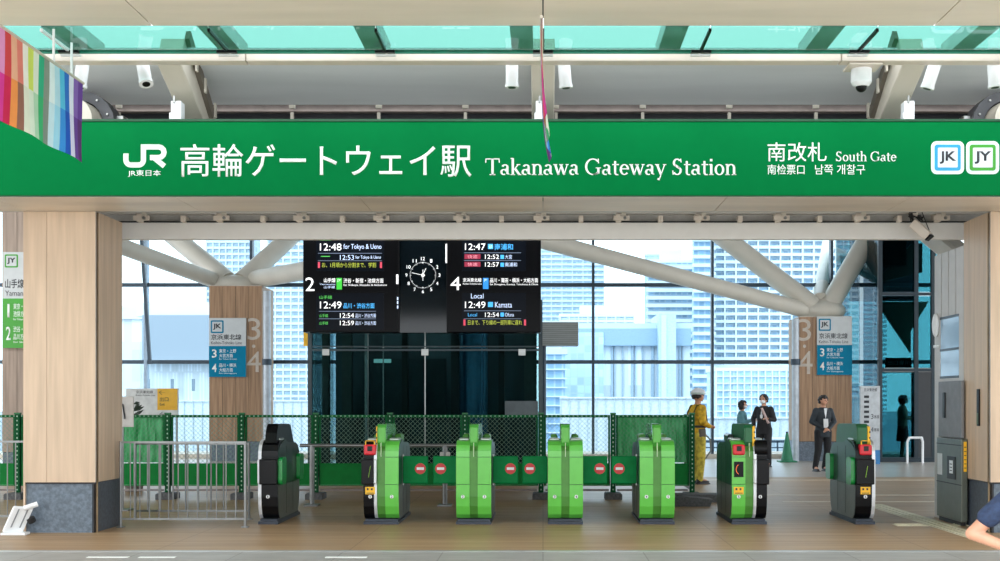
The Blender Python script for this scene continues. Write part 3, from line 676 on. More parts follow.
# ------------------------------------------------------------------ departure screens
D = 22.0
s = empty('departure_board', (X(422, D), D, 2.8), 'large black hanging departure board with train times and a white clock', 'departure board')
zt = Z(226, D); zb = Z(332.3, D)
scr = mat('screen_black', '07080c', .35, spec=.15); scr2 = mat('screen_blue_black', '0b121d', .35, spec=.15)
BX(X(303, D), X(399, D), D, D+.45, zb, zt, bev=.01).build('left_cabinet', scr, s)
BX(X(446.5, D), X(541, D), D, D+.45, zb, zt, bev=.01).build('right_cabinet', scr, s)
BX(X(399, D), X(446.5, D), D+.08, D+.4, zb, zt).build('clock_panel', mat('clock_panel', '10191e', .1, spec=.4), s)
mt = MB().box(X(360, D), X(364, D), D+.3, D+.36, zt, 6.4); mt.box(X(480, D), X(484, D), D+.3, D+.36, zt, 6.4); mt.build('hanger', steelw, s)
E_ = lambda n, c, e=1.0: mat(n, c, emit=e)
tw = E_('text_white', 'ffffff', .95); tb = E_('text_blue_white', 'cfe0ff', .9); tg = E_('text_green', '58c85a', .7); tr = E_('text_red', 'd84a60', .7); ty = E_('text_amber', 'c4d04a', .6); tc_ = E_('text_cyan', '4ab0f0', .9); tline = E_('text_line', '6f7c94', .5)
def lamp(parent, x0, x1, y0, y1, m, D=D, nm='indicator'):
    return BX(X(x0, D), X(x1, D), D-.006, D-.003, Z(y1, D), Z(y0, D)).build(nm, m, parent)
TT = lambda b, x0, x1, y0, y1, m, p, **k: text(b, p, m, X(x0, D), X(x1, D), Z(y1, D), Z(y0, D), D-.004, **k)
def screen(x0, x1, y0, y1): return BX(X(x0, D), X(x1, D), D-.003, D, Z(y1, D), Z(y0, D)).build('screen', scr2, s)
a = screen(316, 384, 228, 271); b = screen(316, 384, 293, 330)
TT('12:48', 320, 341.5, 243.5, 250.5, tw, a); TT('for Tokyo & Ueno', 343.5, 381.5, 244, 250.5, tb, a)
lamp(a, 320, 331, 239.5, 240.5, tg); lamp(a, 318, 382, 253, 253.6, tline, nm='divider'); lamp(a, 318, 382, 260.5, 261, tline, nm='divider')
TT('12:53', 340, 354, 255, 259.8, tb, a); TT('for Tokyo & Ueno', 355.5, 381, 255.5, 259.8, tb, a); lamp(a, 321, 330, 256, 256.8, tg)
TT('お、1月頃から分割まで、学割', 322, 376, 262.5, 267.5, ty, a); lamp(a, 318, 320, 262, 268, tr); lamp(a, 380, 382, 262, 268, tr)
st = BX(X(304, D), X(398, D), D-.003, D, Z(292, D), Z(275, D)).build('line_strip', scr, s)
TT('2', 305.5, 314.5, 277.5, 291, tw, st); TT('山手線', 324, 335.5, 278, 282.5, tw, st, bold=.012); TT('Yamanote', 319.5, 335.5, 283.5, 285, tb, st)
TT('山手線', 324, 335, 285.8, 288.5, tb, st)
lamp(st, 336.5, 342, 278, 289.5, E_('lit_green', '3cc43c', .8)); TT('JY', 337.3, 341, 279, 282, tw, st)
TT('渋谷・新宿・池袋方面', 343.5, 383.5, 278.3, 283, tw, st, bold=.005); TT('for Shibuya, Shinjuku & Ikebukuro', 343.5, 387, 284, 286.5, tw, st)
TT('山手線', 319.5, 332, 295.5, 299, tg, b); TT('12:49', 320, 341.5, 301.5, 308.5, tw, b); TT('品川・渋谷方面', 343.5, 374.5, 303, 308.5, tc_, b, bold=.01)
for yy, t in ((311, '12:54'), (318.5, '12:59')):
    lamp(b, 319, 376, yy, yy+.6, tline, nm='divider'); TT(t, 340, 354, yy+2.2, yy+6.8, tw, b); TT('品川・渋谷方面', 355.5, 376, yy+2.6, yy+6.6, tb, b); TT('山手線', 319.5, 328, yy+3, yy+6.3, tg, b)
TT('1', 396.2, 398.4, 274.5, 284, tw, st)
for yy in (297, 301, 305.5): lamp(b, 397, 398.3, yy, yy+3, tb)
a = screen(462, 526, 228, 271); b = screen(462, 526, 293, 330)
TT('12:47', 465, 485.5, 243.5, 250, tw, a); lamp(a, 488, 493, 244, 249, tc_); TT('快', 488.8, 492.4, 244.6, 248.4, tw, a); TT('南浦和', 494.5, 513, 243.8, 250, tc_, a, bold=.01)
lamp(a, 464, 489, 239, 240, tr); lamp(a, 464, 521, 252.5, 253.1, tline, nm='divider'); lamp(a, 464, 521, 260.2, 260.8, tline, nm='divider')
for yy, t, u in ((254, '12:52', '大宮'), (261.7, '12:57', '南浦和')):
    lamp(a, 464.5, 480.5, yy+.2, yy+5, E_('lit_crimson', '9c2a44', .6)); TT('快速', 467.5, 477.5, yy+1, yy+4.4, E_('text_pink', 'e8a0b0', .8), a); TT(t, 485, 499, yy+.6, yy+5, tw, a); lamp(a, 500.5, 504, yy+1, yy+5, tc_); TT(u, 505, 512 if len(u) < 3 else 517, yy+.8, yy+5, tb, a)
st = BX(X(447.5, D), X(540.5, D), D-.003, D, Z(292, D), Z(274, D)).build('line_strip', scr, s)
TT('4', 450.5, 460.5, 277, 290, tw, st); TT('京浜東北線', 463, 481.5, 278, 282, tw, st, bold=.005); TT('Keihin-Tohoku Line', 463, 481.5, 283, 284.6, tw, st)
lamp(st, 483, 488.5, 278, 289, E_('lit_blue', '2f8fe0', .8)); TT('JK', 483.8, 487.6, 278.8, 281.6, tw, st)
TT('品川・蒲田・横浜・大船方面', 490, 538, 278, 282.6, tw, st, bold=.005); TT('for Shinagawa, Kamata, Yokohama & Ofuna', 490, 538, 283.4, 285.8, tw, st)
TT('Local', 471, 483.5, 293.5, 298.5, tb, b); TT('12:49', 465, 485.5, 301.5, 308, tw, b); lamp(b, 488, 493, 302, 307, tc_); TT('Kamata', 495, 512, 302, 307.6, tb, b)
lamp(b, 464, 521, 310.5, 311.1, tline, nm='divider'); TT('Local', 468, 477, 313, 316.4, tc_, b); TT('12:54', 485, 499, 312.5, 317, tw, b); lamp(b, 500.5, 504, 312.6, 316.6, tc_); TT('Ofuna', 505, 514, 312.8, 316.6, tb, b)
lamp(b, 464, 521, 318.5, 319, tline, nm='divider'); TT('日まで、下り線の一部列車に遅れ', 468, 522, 320, 325, ty, b); lamp(b, 463.5, 465.5, 319.5, 325.5, tr); lamp(b, 524, 526, 319.5, 325.5, tr)
BX(X(445.6, D), X(447, D), D-.02, D, Z(263, D), Z(244, D)).build('light_strip', tw, s)
# clock
c = Vector((X(422.6, D), D+.07, Z(274.8, D))); R = W(18.4, D)
cf = MB().cyl((c.x, D+.065, c.z), (c.x, D+.08, c.z), R*.9, n=48).build('clock_face', mat('clock_panel', '10191e', .1, spec=.4), s)
mb = MB()
for k in range(60):
    t = PI/30*k; r0 = R*.68 if k % 5 else R*.64
    p = Vector((math.sin(t), 0, math.cos(t))); mb.bar(c-Vector((0, .006, 0))+p*r0, c-Vector((0, .006, 0))+p*R*.72, .008 if k % 5 else .014, .006)
mb.build('minute_marks', tw, cf)
for k in range(1, 13):
    t = PI/6*k; hx, hz_ = c.x+R*.9*math.sin(t), c.z+R*.9*math.cos(t); h = W(1.7, D); ww = h*(.62 if k < 10 else 1.15)
    text(str(k), cf, tw, hx-ww, hx+ww, hz_-h, hz_+h, D+.06, 'numeral')
def hand(ang, r, wd, nm, back=.12):
    t = math.radians(ang); p = Vector((math.sin(t), 0, math.cos(t))); q = c-Vector((0, .015, 0))
    MB().bar(q-p*R*back, q+p*r, wd, .006).build(nm, tw, cf)
hand(24, R*.42, .035, 'hour_hand'); hand(282, R*.62, .028, 'minute_hand'); hand(0, R*.3, .008, 'second_hand', .3)
MB().cyl(c-Vector((0, .025, 0)), c, .03, n=16).build('hub', tw, cf)

# ------------------------------------------------------------------ ticket gates
GY = 14.7; GL_ = 1.35
def profile(front=True, inset=0.0):           # side outline (y, z) of a gate: rounded nose at top and bottom
    i = inset
    pts = [(.12+i, .06), (.05+i, .12), (.012+i, .22), (i, .34), (i, .82)]
    pts += [(.012+i, .90), (.05+i, .97-i), (.12+i, 1.015-i), (.2+i, 1.03-i)]
    return pts
def shell(x0, x1, zlo, zhi, th=.03, off=0.0):  # curved front skin between two heights
    P = profile(); out = []
    import bisect
    def interp(z):
        for (a, b), (c, d) in zip(P, P[1:]):
            if b <= z <= d: t = (z-b)/(d-b) if d > b else 0; return (a+(c-a)*t, z)
        return P[-1]
    seq = [interp(zlo)] + [p for p in P if zlo < p[1] < zhi] + ([interp(zhi)] if zhi < 1.03 else [P[-1]])
    if zhi >= 1.03: seq = [p for i, p in enumerate(seq) if i == 0 or p != seq[i-1]]
    seq = [(y-off, z+(off if z > .9 else 0)) for y, z in seq]
    back = [(y+th, z-(th*.5 if z > .95 else 0)) for y, z in seq][::-1]
    return MB().prism(seq+back, 'x', x0, x1)
def ticket_gate(X0, lab, halves, sides, nums, flaps, fin='g', width=.43):
    s = empty('ticket_gate', (X0, GY, 0), lab, 'ticket gate')
    h = width/2
    def b(mb, nm, m, par=None, **k): return mb.build(nm, m, par or s, local=True, **k)
    mb = MB(); mb.prism([(-h, .0), (h, .0), (h, GL_), (-h, GL_)], 'z', 0, .035); mb.box(-h+.015, h-.015, .05, GL_-.03, .035, .06); b(mb, 'base_plate', navyb)
    # body core: steel below, translucent green above, tail rounded like the nose
    P = profile(inset=.045)
    low = [p for p in P if p[1] < .47] + [(.045, .47)]
    tail = [(GL_-.02, .47), (GL_-.02, .3), (GL_-.05, .16), (GL_-.12, .06)]
    b(MB().prism(low+tail, 'x', -h+.004, h-.004), 'lower_body', sidesteel)
    up = [(.045, .474)] + [p for p in P if p[1] > .5] + [(.45, 1.03), (.62, .99), (GL_-.25, .97), (GL_-.12, .93), (GL_-.03, .85), (GL_-.02, .78), (GL_-.02, .474)]
    b(MB().prism(up, 'x', -h+.004, h-.004), 'upper_body', sidegreen if sides != 'd' else mat('gate_side_dark', '2d3a34', .28, .4, coat=.3))
    for sx in (-1, 1):
        for (y0, y1, z0, z1) in ((.5, .52, .1, .95), (.9, .91, .1, .93)):
            b(BX(min(sx*h, sx*(h-.002)), max(sx*h, sx*(h-.002)), y0, y0+.006, z0, z1), 'side_seam', blackm)
    n = len(halves); ch = .1 if n == 2 else 0
    spans = [(-h, -ch/2), (ch/2, h)] if n == 2 else [(-h, h)]
    for (x0, x1), k, num in zip(spans, halves, nums):
        cx = (x0+x1)/2; dk = k in ('b', 'r'); outer = -1 if cx < 0 or (n == 1 and X0 < 0) else 1
        # k: g plain green, G green with reader and screen, b black with hump, r black with red pad
        m = lime if not dk else black
        xa, xb_ = x0, x1
        if dk:      # white metal edge strip
            if n == 2: xa, xb_ = (x0, x1-.035) if outer < 0 else (x0+.035, x1); e0, e1 = (x1-.035, x1) if outer < 0 else (x0, x0+.035)
            else: xa, xb_ = (x0+.04, x1) if outer < 0 else (x0, x1-.04); e0, e1 = (x0, x0+.04) if outer < 0 else (x1-.04, x1)
            b(shell(e0, e1, .07, 1.03, .04, .004), 'metal_edge', mat('white_metal_edge', 'd5d9dd', .3, .3))
        pn = None
        for z0, z1 in ((.07, .486), (.492, .822), (.828, 1.03)):
            o_ = b(shell(xa, xb_, z0, z1), 'front_panel', m, smooth=False); pn = pn or o_
        pz = .34
        nb = b(MB().prism(rrect(cx, pz, .042, .042, .018), 'y', -.004, .004), 'number_plate', wplastic)
        me = text(num, nb, ink, X0+cx-(.005 if num == '1' else .010), X0+cx+(.005 if num == '1' else .010), pz-.016, pz+.016, GY-.0045, 'number', bold=.02)
        if k in ('b', 'r'):
            yb = -.05; xo0, xo1 = (xa-.02, xb_-.0) if outer < 0 else (xa, xb_+.02)
            b(BX(xo0, xo1, yb, .16, .49, .80, bev=.012, seg=2), 'reader_box', black)
            q0, q1 = (xb_, xb_+.035) if (n == 2) == (outer < 0) else (xa-.04, xa)
            b(BX(q0, q1, yb+.005, .15, .5, .8, bev=.01), 'box_side', mat('white_metal_edge', 'd5d9dd', .3, .3))
        if k in ('r', 'G'):
            pz0 = .85
            b(BX(cx-.075, cx+.075, -.035, .1, pz0, pz0+.13, bev=.02, seg=2), 'card_reader', mat('reader_red', 'd0202f', .35))
            b(BX(cx-.03, cx+.03, -.04, -.034, pz0+.05, pz0+.11, bev=.004), 'reader_pad', blackm)
            if k == 'r':
                mb = MB(); mb.box(cx-.06, cx+.06, -.02, 0, pz0+.17, pz0+.18); mb.box(cx-.06, cx-.048, -.02, 0, pz0+.12, pz0+.18); mb.box(cx+.048, cx+.06, -.02, 0, pz0+.12, pz0+.18)
                b(mb, 'yellow_outline', yellow)
            st_ = b(BX(cx-.06, cx+.06, -.005, .004, .37, .46), 'warning_sticker', yellow)
            mb = MB()
            for q in range(2): mb.box(cx-.04+q*.05, cx-.018+q*.05, -.008, -.005, .42, .445)
            mb.box(cx-.045, cx+.045, -.008, -.005, .38, .388)
            mb.build('sticker_mark', ink, st_, local=True)
            T_ = .052
        if k == 'G':
            sc1 = b(BX(cx-.058, cx+.058, -.006, .004, .58, .77), 'display', black)
            mb = MB(); A = [(cx+.012+.045*math.cos(t), .675+.06*math.sin(t)) for t in [math.radians(110+q*14) for q in range(11)]]
            for p, q in zip(A, A[1:]): mb.bar((p[0], -.008, p[1]), (q[0], -.008, q[1]), .018, .003)
            mb.build('lit_arrow', mat('arrow_orange', 'ff7a3a', emit=1.0), sc1, local=True)
        if k == 'r':
            b(MB().bar((cx-.012, -.053, .58), (cx+.012, -.053, .72), .022, .003), 'lit_arrow', mat('arrow_green', '7fae3a', emit=.5))
        if k == 'b' and n == 2:
            b(MB().cyl((cx-.07, .1, .92), (cx+.085, .1, .92), .115, n=28), 'cylinder_hood', black, smooth=True)
    if n == 2:
        b(shell(-ch/2, ch/2, .07, 1.0, .02, -.02), 'center_channel', limed)
        b(BX(-.004, .004, -.003, .05, .83, 1.0), 'channel_light', mat('channel_pale', 'b9d7a8', .4))
    # fin along the top
    fx = 0 if n == 2 else (.02 if X0 < 0 else -.02)
    fw = .055 if n == 2 else .07
    fp = [(.08, .95), (.06, 1.05), (.065, 1.17), (.09, 1.215), (.14, 1.23), (.95, 1.22), (1.03, 1.2), (1.08, 1.12), (1.1, .95)]
    if fin == 'b': fp = [(.05, 1.0), (.1, 1.12), (.16, 1.2), (.22, 1.23), (.8, 1.22), (.9, 1.2), (1.02, 1.05), (1.1, .97)]
    b(MB().prism(fp, 'x', fx-fw, fx+fw), 'top_fin', {'g': mat('fin_green', '3f9a34', .25, coat=.4), 'd': dgreen, 'b': black}[fin])
    if fin != 'b':
        b(BX(fx-fw+.01, fx+fw-.01, .052, .068, 1.0, 1.19, bev=.006), 'fin_nose', {'g': mat('fin_green_light', '55ab3f', .3), 'd': dgreen}[fin])
        if fin == 'd' or halves[0] == 'r':
            ys = b(BX(fx-(fw+.012 if halves[0] == 'r' and n == 2 else -fw+.012), fx+(-fw+.002 if halves[0] == 'r' and n == 2 else fw+.02), .04, .14, .95, 1.2, bev=.004), 'yellow_strip', yellow)
            for q in range(3): BX(fx-fw-.0135 if n == 2 and halves[0] == 'r' else fx+fw+.004, fx-fw if n == 2 and halves[0] == 'r' else fx+fw+.022, .036, .06, .98+q*.07, 1.0+q*.07).build('strip_mark', ink, ys, local=True)
    # slot hood with checker panel behind the front edge
    for (x0, x1) in spans:
        b(BX(x0+.02, x1-.02, .22, .46, 1.02, 1.05, bev=.008), 'ticket_slot', mat('slot_steel', 'aab4ae', .3, .5))
        b(BX(x0+.04, x1-.04, .6, .95, .985, 1.09, bev=.02), 'top_hood', limed if not 'b' in halves and fin == 'g' else mat('hood_dark', '26322d', .3))
    # flap doors: closed ones reach into the lane, open ones lie against the side
    for sx in (-1, 1):
        side = 'L' if sx < 0 else 'R'
        if side in flaps:
            y = .42; x0, x1 = sx*h, sx*(h+.322)
            fd = b(BX(min(x0, x1), max(x0, x1), y, y+.045, .47, .82, bev=.015, seg=2), 'flap_door', mat('flap_green', '007a3e', .5, spec=.12))
            cx = sx*(h+.225)
            MB().cyl((cx, y-.006, .66), (cx, y, .66), .068, n=32).build('no_entry_disc', redsign, fd, local=True)
            BX(cx-.046, cx+.046, y-.009, y-.006, .645, .677).build('no_entry_bar', wplastic, fd, local=True)
            b(MB().cyl((sx*(h+.006), y+.02, .45), (sx*(h+.006), y+.02, .84), .014, n=10), 'hinge', steel)
        elif side.lower() in flaps:
            for y in (.02, 1.1):
                b(MB().prism(rrect(y+.13, .65, .25, .34, .06), 'x', sx*h, sx*(h+.05)), 'open_flap', mat('flap_open_green', '0d8a3c', .3, coat=.3))
    return s
ticket_gate(-3.37, 'dark single ticket gate with a black hood next to the steel railing', 'b', 'd', '1', 'r', 'b', .24)
ticket_gate(-1.985, 'ticket gate half black with a red reader and half lime green', 'rg', 'g', '12', 'R')
ticket_gate(-.85, 'lime green ticket gate numbered 2 and 3 beneath the clock', 'gg', 'g', '23', 'LR')
ticket_gate(.275, 'lime green ticket gate numbered 3 and 4 under the long white tube', 'gg', 'g', '34', 'LR')
ticket_gate(1.4, 'lime green ticket gate numbered 4 and 5, nearest the construction worker', 'gg', 'g', '45', 'L')
ticket_gate(2.53, 'lime and black ticket gate with a lit arrow screen and yellow strip', 'Gb', 'g', '56', '', 'd')
ticket_gate(3.95, 'single ticket gate with green open flaps and red reader near the suited man', 'r', 'g', '6', 'l', 'd', .24)

# ------------------------------------------------------------------ green temporary fence
def dotted(name, base, axis):
    m = mat(name, base, .5, var=.08, spec=.12); nt = m.node_tree; N = nt.nodes.new; L = nt.links; b = nt.nodes['Principled BSDF']
    src = b.inputs['Base Color'].links[0].from_socket
    tc = N('ShaderNodeTexCoord'); sp = N('ShaderNodeSeparateXYZ'); L.new(tc.outputs['Object'], sp.inputs[0])
    def M(op, a, v=0): 
        n = N('ShaderNodeMath'); n.operation = op; L.new(a, n.inputs[0]); n.inputs[1].default_value = v; return n.outputs[0]
    run = sp.outputs['Z' if axis == 'z' else 'X']; 
    f = M('LESS_THAN', M('FRACT', M('MULTIPLY', M('ADD', run, 20), 15)), .34)
    if axis == 'z': g = M('LESS_THAN', M('ABSOLUTE', sp.outputs['X']), .009)
    else: g = M('LESS_THAN', M('ABSOLUTE', M('SUBTRACT', sp.outputs['Z'], 1.283)), .007)
    a = N('ShaderNodeMath'); a.operation = 'MULTIPLY'; L.new(f, a.inputs[0]); L.new(g, a.inputs[1])
    mx = N('ShaderNodeMix'); mx.data_type = 'RGBA'; L.new(a.outputs[0], mx.inputs[0]); L.new(src, mx.inputs[6]); mx.inputs[7].default_value = (*lin('9fc4ab'), 1)
    L.new(mx.outputs[2], b.inputs['Base Color']); return m
postm = dotted('fence_post_green', '044a26', 'z'); railg = dotted('fence_rail_green', '055a2c', 'x')
wirem = mat('fence_wire', '6f8f7c', .5, .2)
def net_sheet(w_):
    mb = MB(); bm = mb.bm; nx, nz_ = 60, 26
    for off in (0, .004):
        G = []
        for i in range(nx+1):
            row = []
            for j in range(nz_+1):
                x = -w_/2+w_*i/nx; z = .56+.7*j/nz_
                d = .030*mnoise.noise(Vector((x*14, z*3, 3)))+.014*mnoise.noise(Vector((x*40, z*8, 1)))
                row.append(bm.verts.new((x, .05+d+off, z)))
            G.append(row)
        for i in range(nx):
            for j in range(nz_): bm.faces.new((G[i][j], G[i+1][j], G[i+1][j+1], G[i][j+1]))
    return mb
netm = mat('green_net', '0a8a40', .4, col2='3fae6a', scale=(22, 22, 4), detail=6, spec=.5)  # lighter streaks paint the bright fold highlights into the net
def fence_panel(loc, w_, kind, lab, rot=0):
    s = empty('temporary_fence', loc, lab, 'fence panel', 'green fence panels'); s.rotation_euler = (0, 0, rot)
    B = lambda mb, n, m, **k: mb.build(n, m, s, local=True, **k)
    mb = MB()
    for x in (-w_/2+.015, w_/2-.015): mb.box(x-.015, x+.015, 0, .03, .2, 1.3)
    mb.box(-w_/2, w_/2, -.002, .032, 1.26, 1.3); B(mb, 'frame', railg)
    B(BX(-w_/2+.02, w_/2-.02, -.004, .02, .2, .55, bev=.004), 'kick_board', fboard)
    B(BX(-w_/2+.02, w_/2-.02, .0, .03, .12, .15), 'bottom_rail', brown)
    B(BX(-w_/2+.02, w_/2-.02, -.006, .0, .21, .22), 'board_edge', mat('board_edge_green', '3d8a58', .4))
    mb = MB(); zlo, zhi = .55, 1.27; xlo, xhi = -w_/2+.02, w_/2-.02; st = .072
    c = xlo-(zhi-zlo)
    while c < xhi:
        for sg in (1, -1):
            # lines x - sg*z = const, clipped to the panel
            z0, z1 = zlo, zhi
            if sg > 0: xa, xb_ = c, c+(zhi-zlo)
            else: xa, xb_ = c+(zhi-zlo), c
            def clip(xa, z0, xb_, z1):
                pts = []
                for t in (0, 1): pts.append((xa+(xb_-xa)*t, z0+(z1-z0)*t))
                (ax, az), (bx, bz) = pts
                if ax > bx: ax, az, bx, bz = bx, bz, ax, az
                if bx <= xlo or ax >= xhi: return None
                if ax < xlo: az += (bz-az)*(xlo-ax)/(bx-ax); ax = xlo
                if bx > xhi: bz = az+(bz-az)*(xhi-ax)/(bx-ax); bx = xhi
                return (ax, az, bx, bz)
            r = clip(xa, z0, xb_, z1)
            if r and r[2]-r[0] > .01: mb.cyl((r[0], .015, r[1]), (r[2], .015, r[3]), .0032 if kind == 'mesh' else .002, n=3, cap=False)
        c += st
    B(mb, 'wire_mesh', wirem)
    if kind == 'net': B(net_sheet(w_-.03), 'net_sheet', netm, smooth=True)
    return s
FD = 18.6
posts = [-60, 18, 93, 168, 242, 316, 390, 465, 541, 613, 692]
pan = ['net', 'mesh', 'mesh', 'net', 'mesh', 'mesh', 'mesh', 'mesh', 'mesh', 'mesh', 'net']
mem = {}
wh = ['outermost', 'behind the footrest', 'behind the stone pillar base', 'beside the railing', 'behind the railing end', 'past the dark gate', 'before the lift corner', 'behind the clock', 'at the lift edge', 'between two lime gates', 'next to the worker']
for i, (a, b_) in enumerate(zip(posts, posts[1:])):
    x0, x1 = X(a, FD)+.045, X(b_, FD)-.045; w_ = x1-x0; kd = ['mesh', 'mesh', 'net', 'mesh', 'mesh', 'mesh', 'mesh', 'mesh', 'mesh', 'net'][i]
    lab = 'green fence panel hung with crumpled green netting' if kd == 'net' else 'green fence panel of diamond wire mesh over a solid green board'
    key = (kd, round(w_, 2))
    if key in mem: s = copy_tree(mem[key]); s.location = ((x0+x1)/2, FD, 0)
    else: s = fence_panel(((x0+x1)/2, FD, 0), w_, kd, lab); mem[key] = s
    tag(s, (lab.replace(' over a solid green board', '') + ', ' + ['at the picture edge', 'behind the low white footrest', 'by the white placard', 'behind the railing', 'behind the dark gate', 'ahead of the lift corner', 'between the clock and number two gate', 'below the right screen', 'at the lift right edge', 'next to the yellow suited worker'][i]), group='%s fence panels' % kd)
# side return with netting beside the worker
s = fence_panel((X(694, FD)+.0, FD+.55, 0), 1.05, 'net', 'green netted fence panel turned side on beside the yellow suited worker', rot=PI/2)
for i, p in enumerate(posts[1:]):
    a = X(p, FD)
    s = empty('fence_post', (a, FD-.01, 0), 'green perforated fence post ' + ['near the white footrest', 'behind the stone pillar', 'behind the first railing', 'behind the railing end', 'right of the dark gate', 'behind the half black gate', 'behind the lime gate under the clock', 'at the right corner of the lift', 'right of the lift', 'at the fence corner by the worker'][i], 'fence post', 'green fence posts')
    BX(-.04, .04, -.025, .03, .1, 1.33, bev=.004).build('post', postm, s, local=True)
    BX(-.045, .045, -.03, .035, 1.31, 1.335).build('post_cap', fgreen, s, local=True)
    f = MB(); f.prism([(-.13, 0), (.13, 0), (.13, .08), (.11, .098), (-.11, .098), (-.13, .08)], 'y', FD-.21, FD+.19); o = f.build('rubber_block', rubber); o.data.transform(Matrix.Translation((0, 0, 0))); o.location = (a, 0, 0)
    tag(o, 'grey rubber block under the fence post ' + ['near the white footrest', 'behind the stone pillar', 'behind the first railing', 'behind the railing end', 'right of the dark gate', 'behind the half black gate', 'under the clock', 'at the right corner of the lift', 'right of the lift', 'at the fence corner by the worker'][i], 'block', 'rubber blocks under the fence')
D = 17.6
s = empty('ballast_block', (X(690, D), D+.3, 0), 'grey rubber ballast block on the floor at the fence corner', 'ballast')
MB().prism([(-.28, 0), (.24, 0), (.28, .1), (-.1, .14), (-.26, .1)], 'y', -.7, -.35).build('block', rubber, s, local=True)
MB().prism([(-.2, 0), (.5, 0), (.48, .12), (-.15, .12)], 'y', .0, .35).build('rear_block', rubber, s, local=True)

# ------------------------------------------------------------------ steel railings
def railing(x0, x1, D, z0, z1, lab, pitch=.121, r=.0075):
    s = empty('steel_railing', ((x0+x1)/2, D, 0), lab, 'railing')
    mb = MB(); mb.box(x0, x1, D-.012, D+.012, z1-.024, z1); mb.box(x0, x1, D-.012, D+.012, z0, z0+.024); mb.build('rails', railm, s)
    for x in (x0, x1): MB().cyl((x, D, 0), (x, D, z1), .017, n=10).build('end_post', railm, s)
    n = int((x1-x0)/pitch)
    for k in range(1, n+1):
        x = x0+(x1-x0)*k/(n+1); MB().cyl((x, D, z0), (x, D, z1), r, n=8).build('bar', railm, s)
    for x in (x0, x1): BX(x-.04, x+.04, D-.04, D+.04, 0, .012).build('foot_plate', railm, s)
railing(-5.05, -3.56, 14.35, .09, 1.03, 'steel railing of thin upright bars between the pillar and the dark gate')
railing(-5.2, -3.75, 15.3, .1, .98, 'second steel railing standing close behind the pillar side railing', pitch=.17, r=.011)
railing(-8.2, -6.02, 14.6, .1, 1.03, 'steel railing on the outer side of the pillar above the white footrest', pitch=.1)
D = 17.3
s = empty('low_barrier', (X(430, D), D, 0), 'low silver tube barrier standing behind the gates in front of the fence', 'barrier')
MB().cyl((X(300, D), D, Z(445.5, D)), (X(462, D), D, Z(445.5, D)), .025, n=14).build('top_tube', railm, s, smooth=True)
for px in (312, 445): MB().cyl((X(px, D), D, 0), (X(px, D), D, Z(445, D)), .035, n=12).build('leg', railm, s, smooth=True)
for px in (312, 445): BX(X(px, D)-.1, X(px, D)+.1, D-.12, D+.12, 0, .03, bev=.005).build('foot_plate', railm, s)
BX(X(440, D), X(450, D), D-.03, D+.03, .5, .78, bev=.01).build('cover_box', greyp, s)

# ------------------------------------------------------------------ boards and small things by the fence
D = 21.0
s = empty('notice_board', (X(152, D), D, 0), 'white and yellow exit notice board standing behind the fence', 'notice board')
BX(X(126, D), X(178, D), D, D+.04, Z(416, D), Z(388.5, D)).build('white_panel', mat('board_white', 'dde0df', .5), s)
y_ = BX(X(157.5, D), X(177.5, D), D-.006, D, Z(410, D), Z(388.5, D)).build('yellow_panel', yellow, s)
T('京浜東北線', 136, 153, 390.5, 393.5, ink, D, s); T('Keihin-Tohoku Line', 136, 155, 394.5, 396, ink, D, s)
mb = MB(); mb.bar(P3(159.5, 392.5, D-.01), P3(165, 392.5, D-.01), .02, .003); mb.bar(P3(159.2, 392.5, D-.01), P3(161.8, 390.6, D-.01), .02, .003); mb.bar(P3(159.2, 392.5, D-.01), P3(161.8, 394.6, D-.01), .02, .003)
mb.build('arrow', ink, y_)
text('出口', y_, ink, X(160, D), X(168.5, D), Z(401.5, D), Z(397, D), D-.008); text('Exit', y_, ink, X(160, D), X(165, D), Z(405.5, D), Z(403, D), D-.008)
mb = MB(); mb.bar(P3(160, 414.5, D-.01), P3(170, 414.5, D-.01), .03, .003); mb.bar(P3(159.5, 414.5, D-.01), P3(162.5, 412, D-.01), .03, .003); mb.build('arrow', ink, s)
for px in (128, 176): MB().cyl((X(px, D), D+.05, 0), (X(px, D), D+.05, Z(388.5, D)), .018, n=10).build('leg', railm, s)
D = 20.2
s = empty('potted_plant', (X(134, D), D, 0), 'dark leafed plant in front of the white and yellow notice board', 'plant')
MB().cyl((X(134, D), D, 0), (X(134, D), D, .35), .14, .18, n=20).build('pot', mat('pot_grey', '6a6660', .7), s)
mb = MB()
for k in range(26):
    a0 = random.uniform(0, 6.28); z0 = random.uniform(.8, 1.5); d = Vector((math.cos(a0), .4*math.sin(a0), random.uniform(-.1, .6))).normalized(); p = Vector((X(133, D), D, z0)); q = p+d*random.uniform(.1, .24); n_ = d.cross(Vector((0, 1, 0))).normalized()*.03
    vs = [mb.bm.verts.new(v) for v in (p, p.lerp(q, .5)+n_, q, p.lerp(q, .5)-n_+Vector((0, .01, 0)))]; mb.bm.faces.new(vs)
mb.build('leaves', mat('leaf_dark', '24352a', .5), s); MB().cyl((X(134, D), D, .3), (X(133, D), D, 1.5), .012, n=6).build('stem', mat('stem_brown', '4a3a2a', .7), s)
D = 16.6
s = empty('placard_stand', (X(128, D), D, 0), 'plain white placard on a stand beside the pillar above the railing', 'placard')
BX(X(118, D), X(133.5, D), D, D+.02, Z(427, D), Z(396.5, D), bev=.004).build('placard', mat('placard_grey', 'c4c2be', .5), s)
MB().bar((X(123, D), D-.01, Z(404, D)), (X(125, D), D-.01, Z(419, D)), .025, .01).build('slot', ink, s)
MB().cyl((X(122, D), D+.03, 0), (X(122, D), D+.03, Z(400, D)), .015, n=8).build('pole', railm, s); BX(X(122, D)-.12, X(122, D)+.12, D-.1, D+.16, 0, .02).build('foot', railm, s)
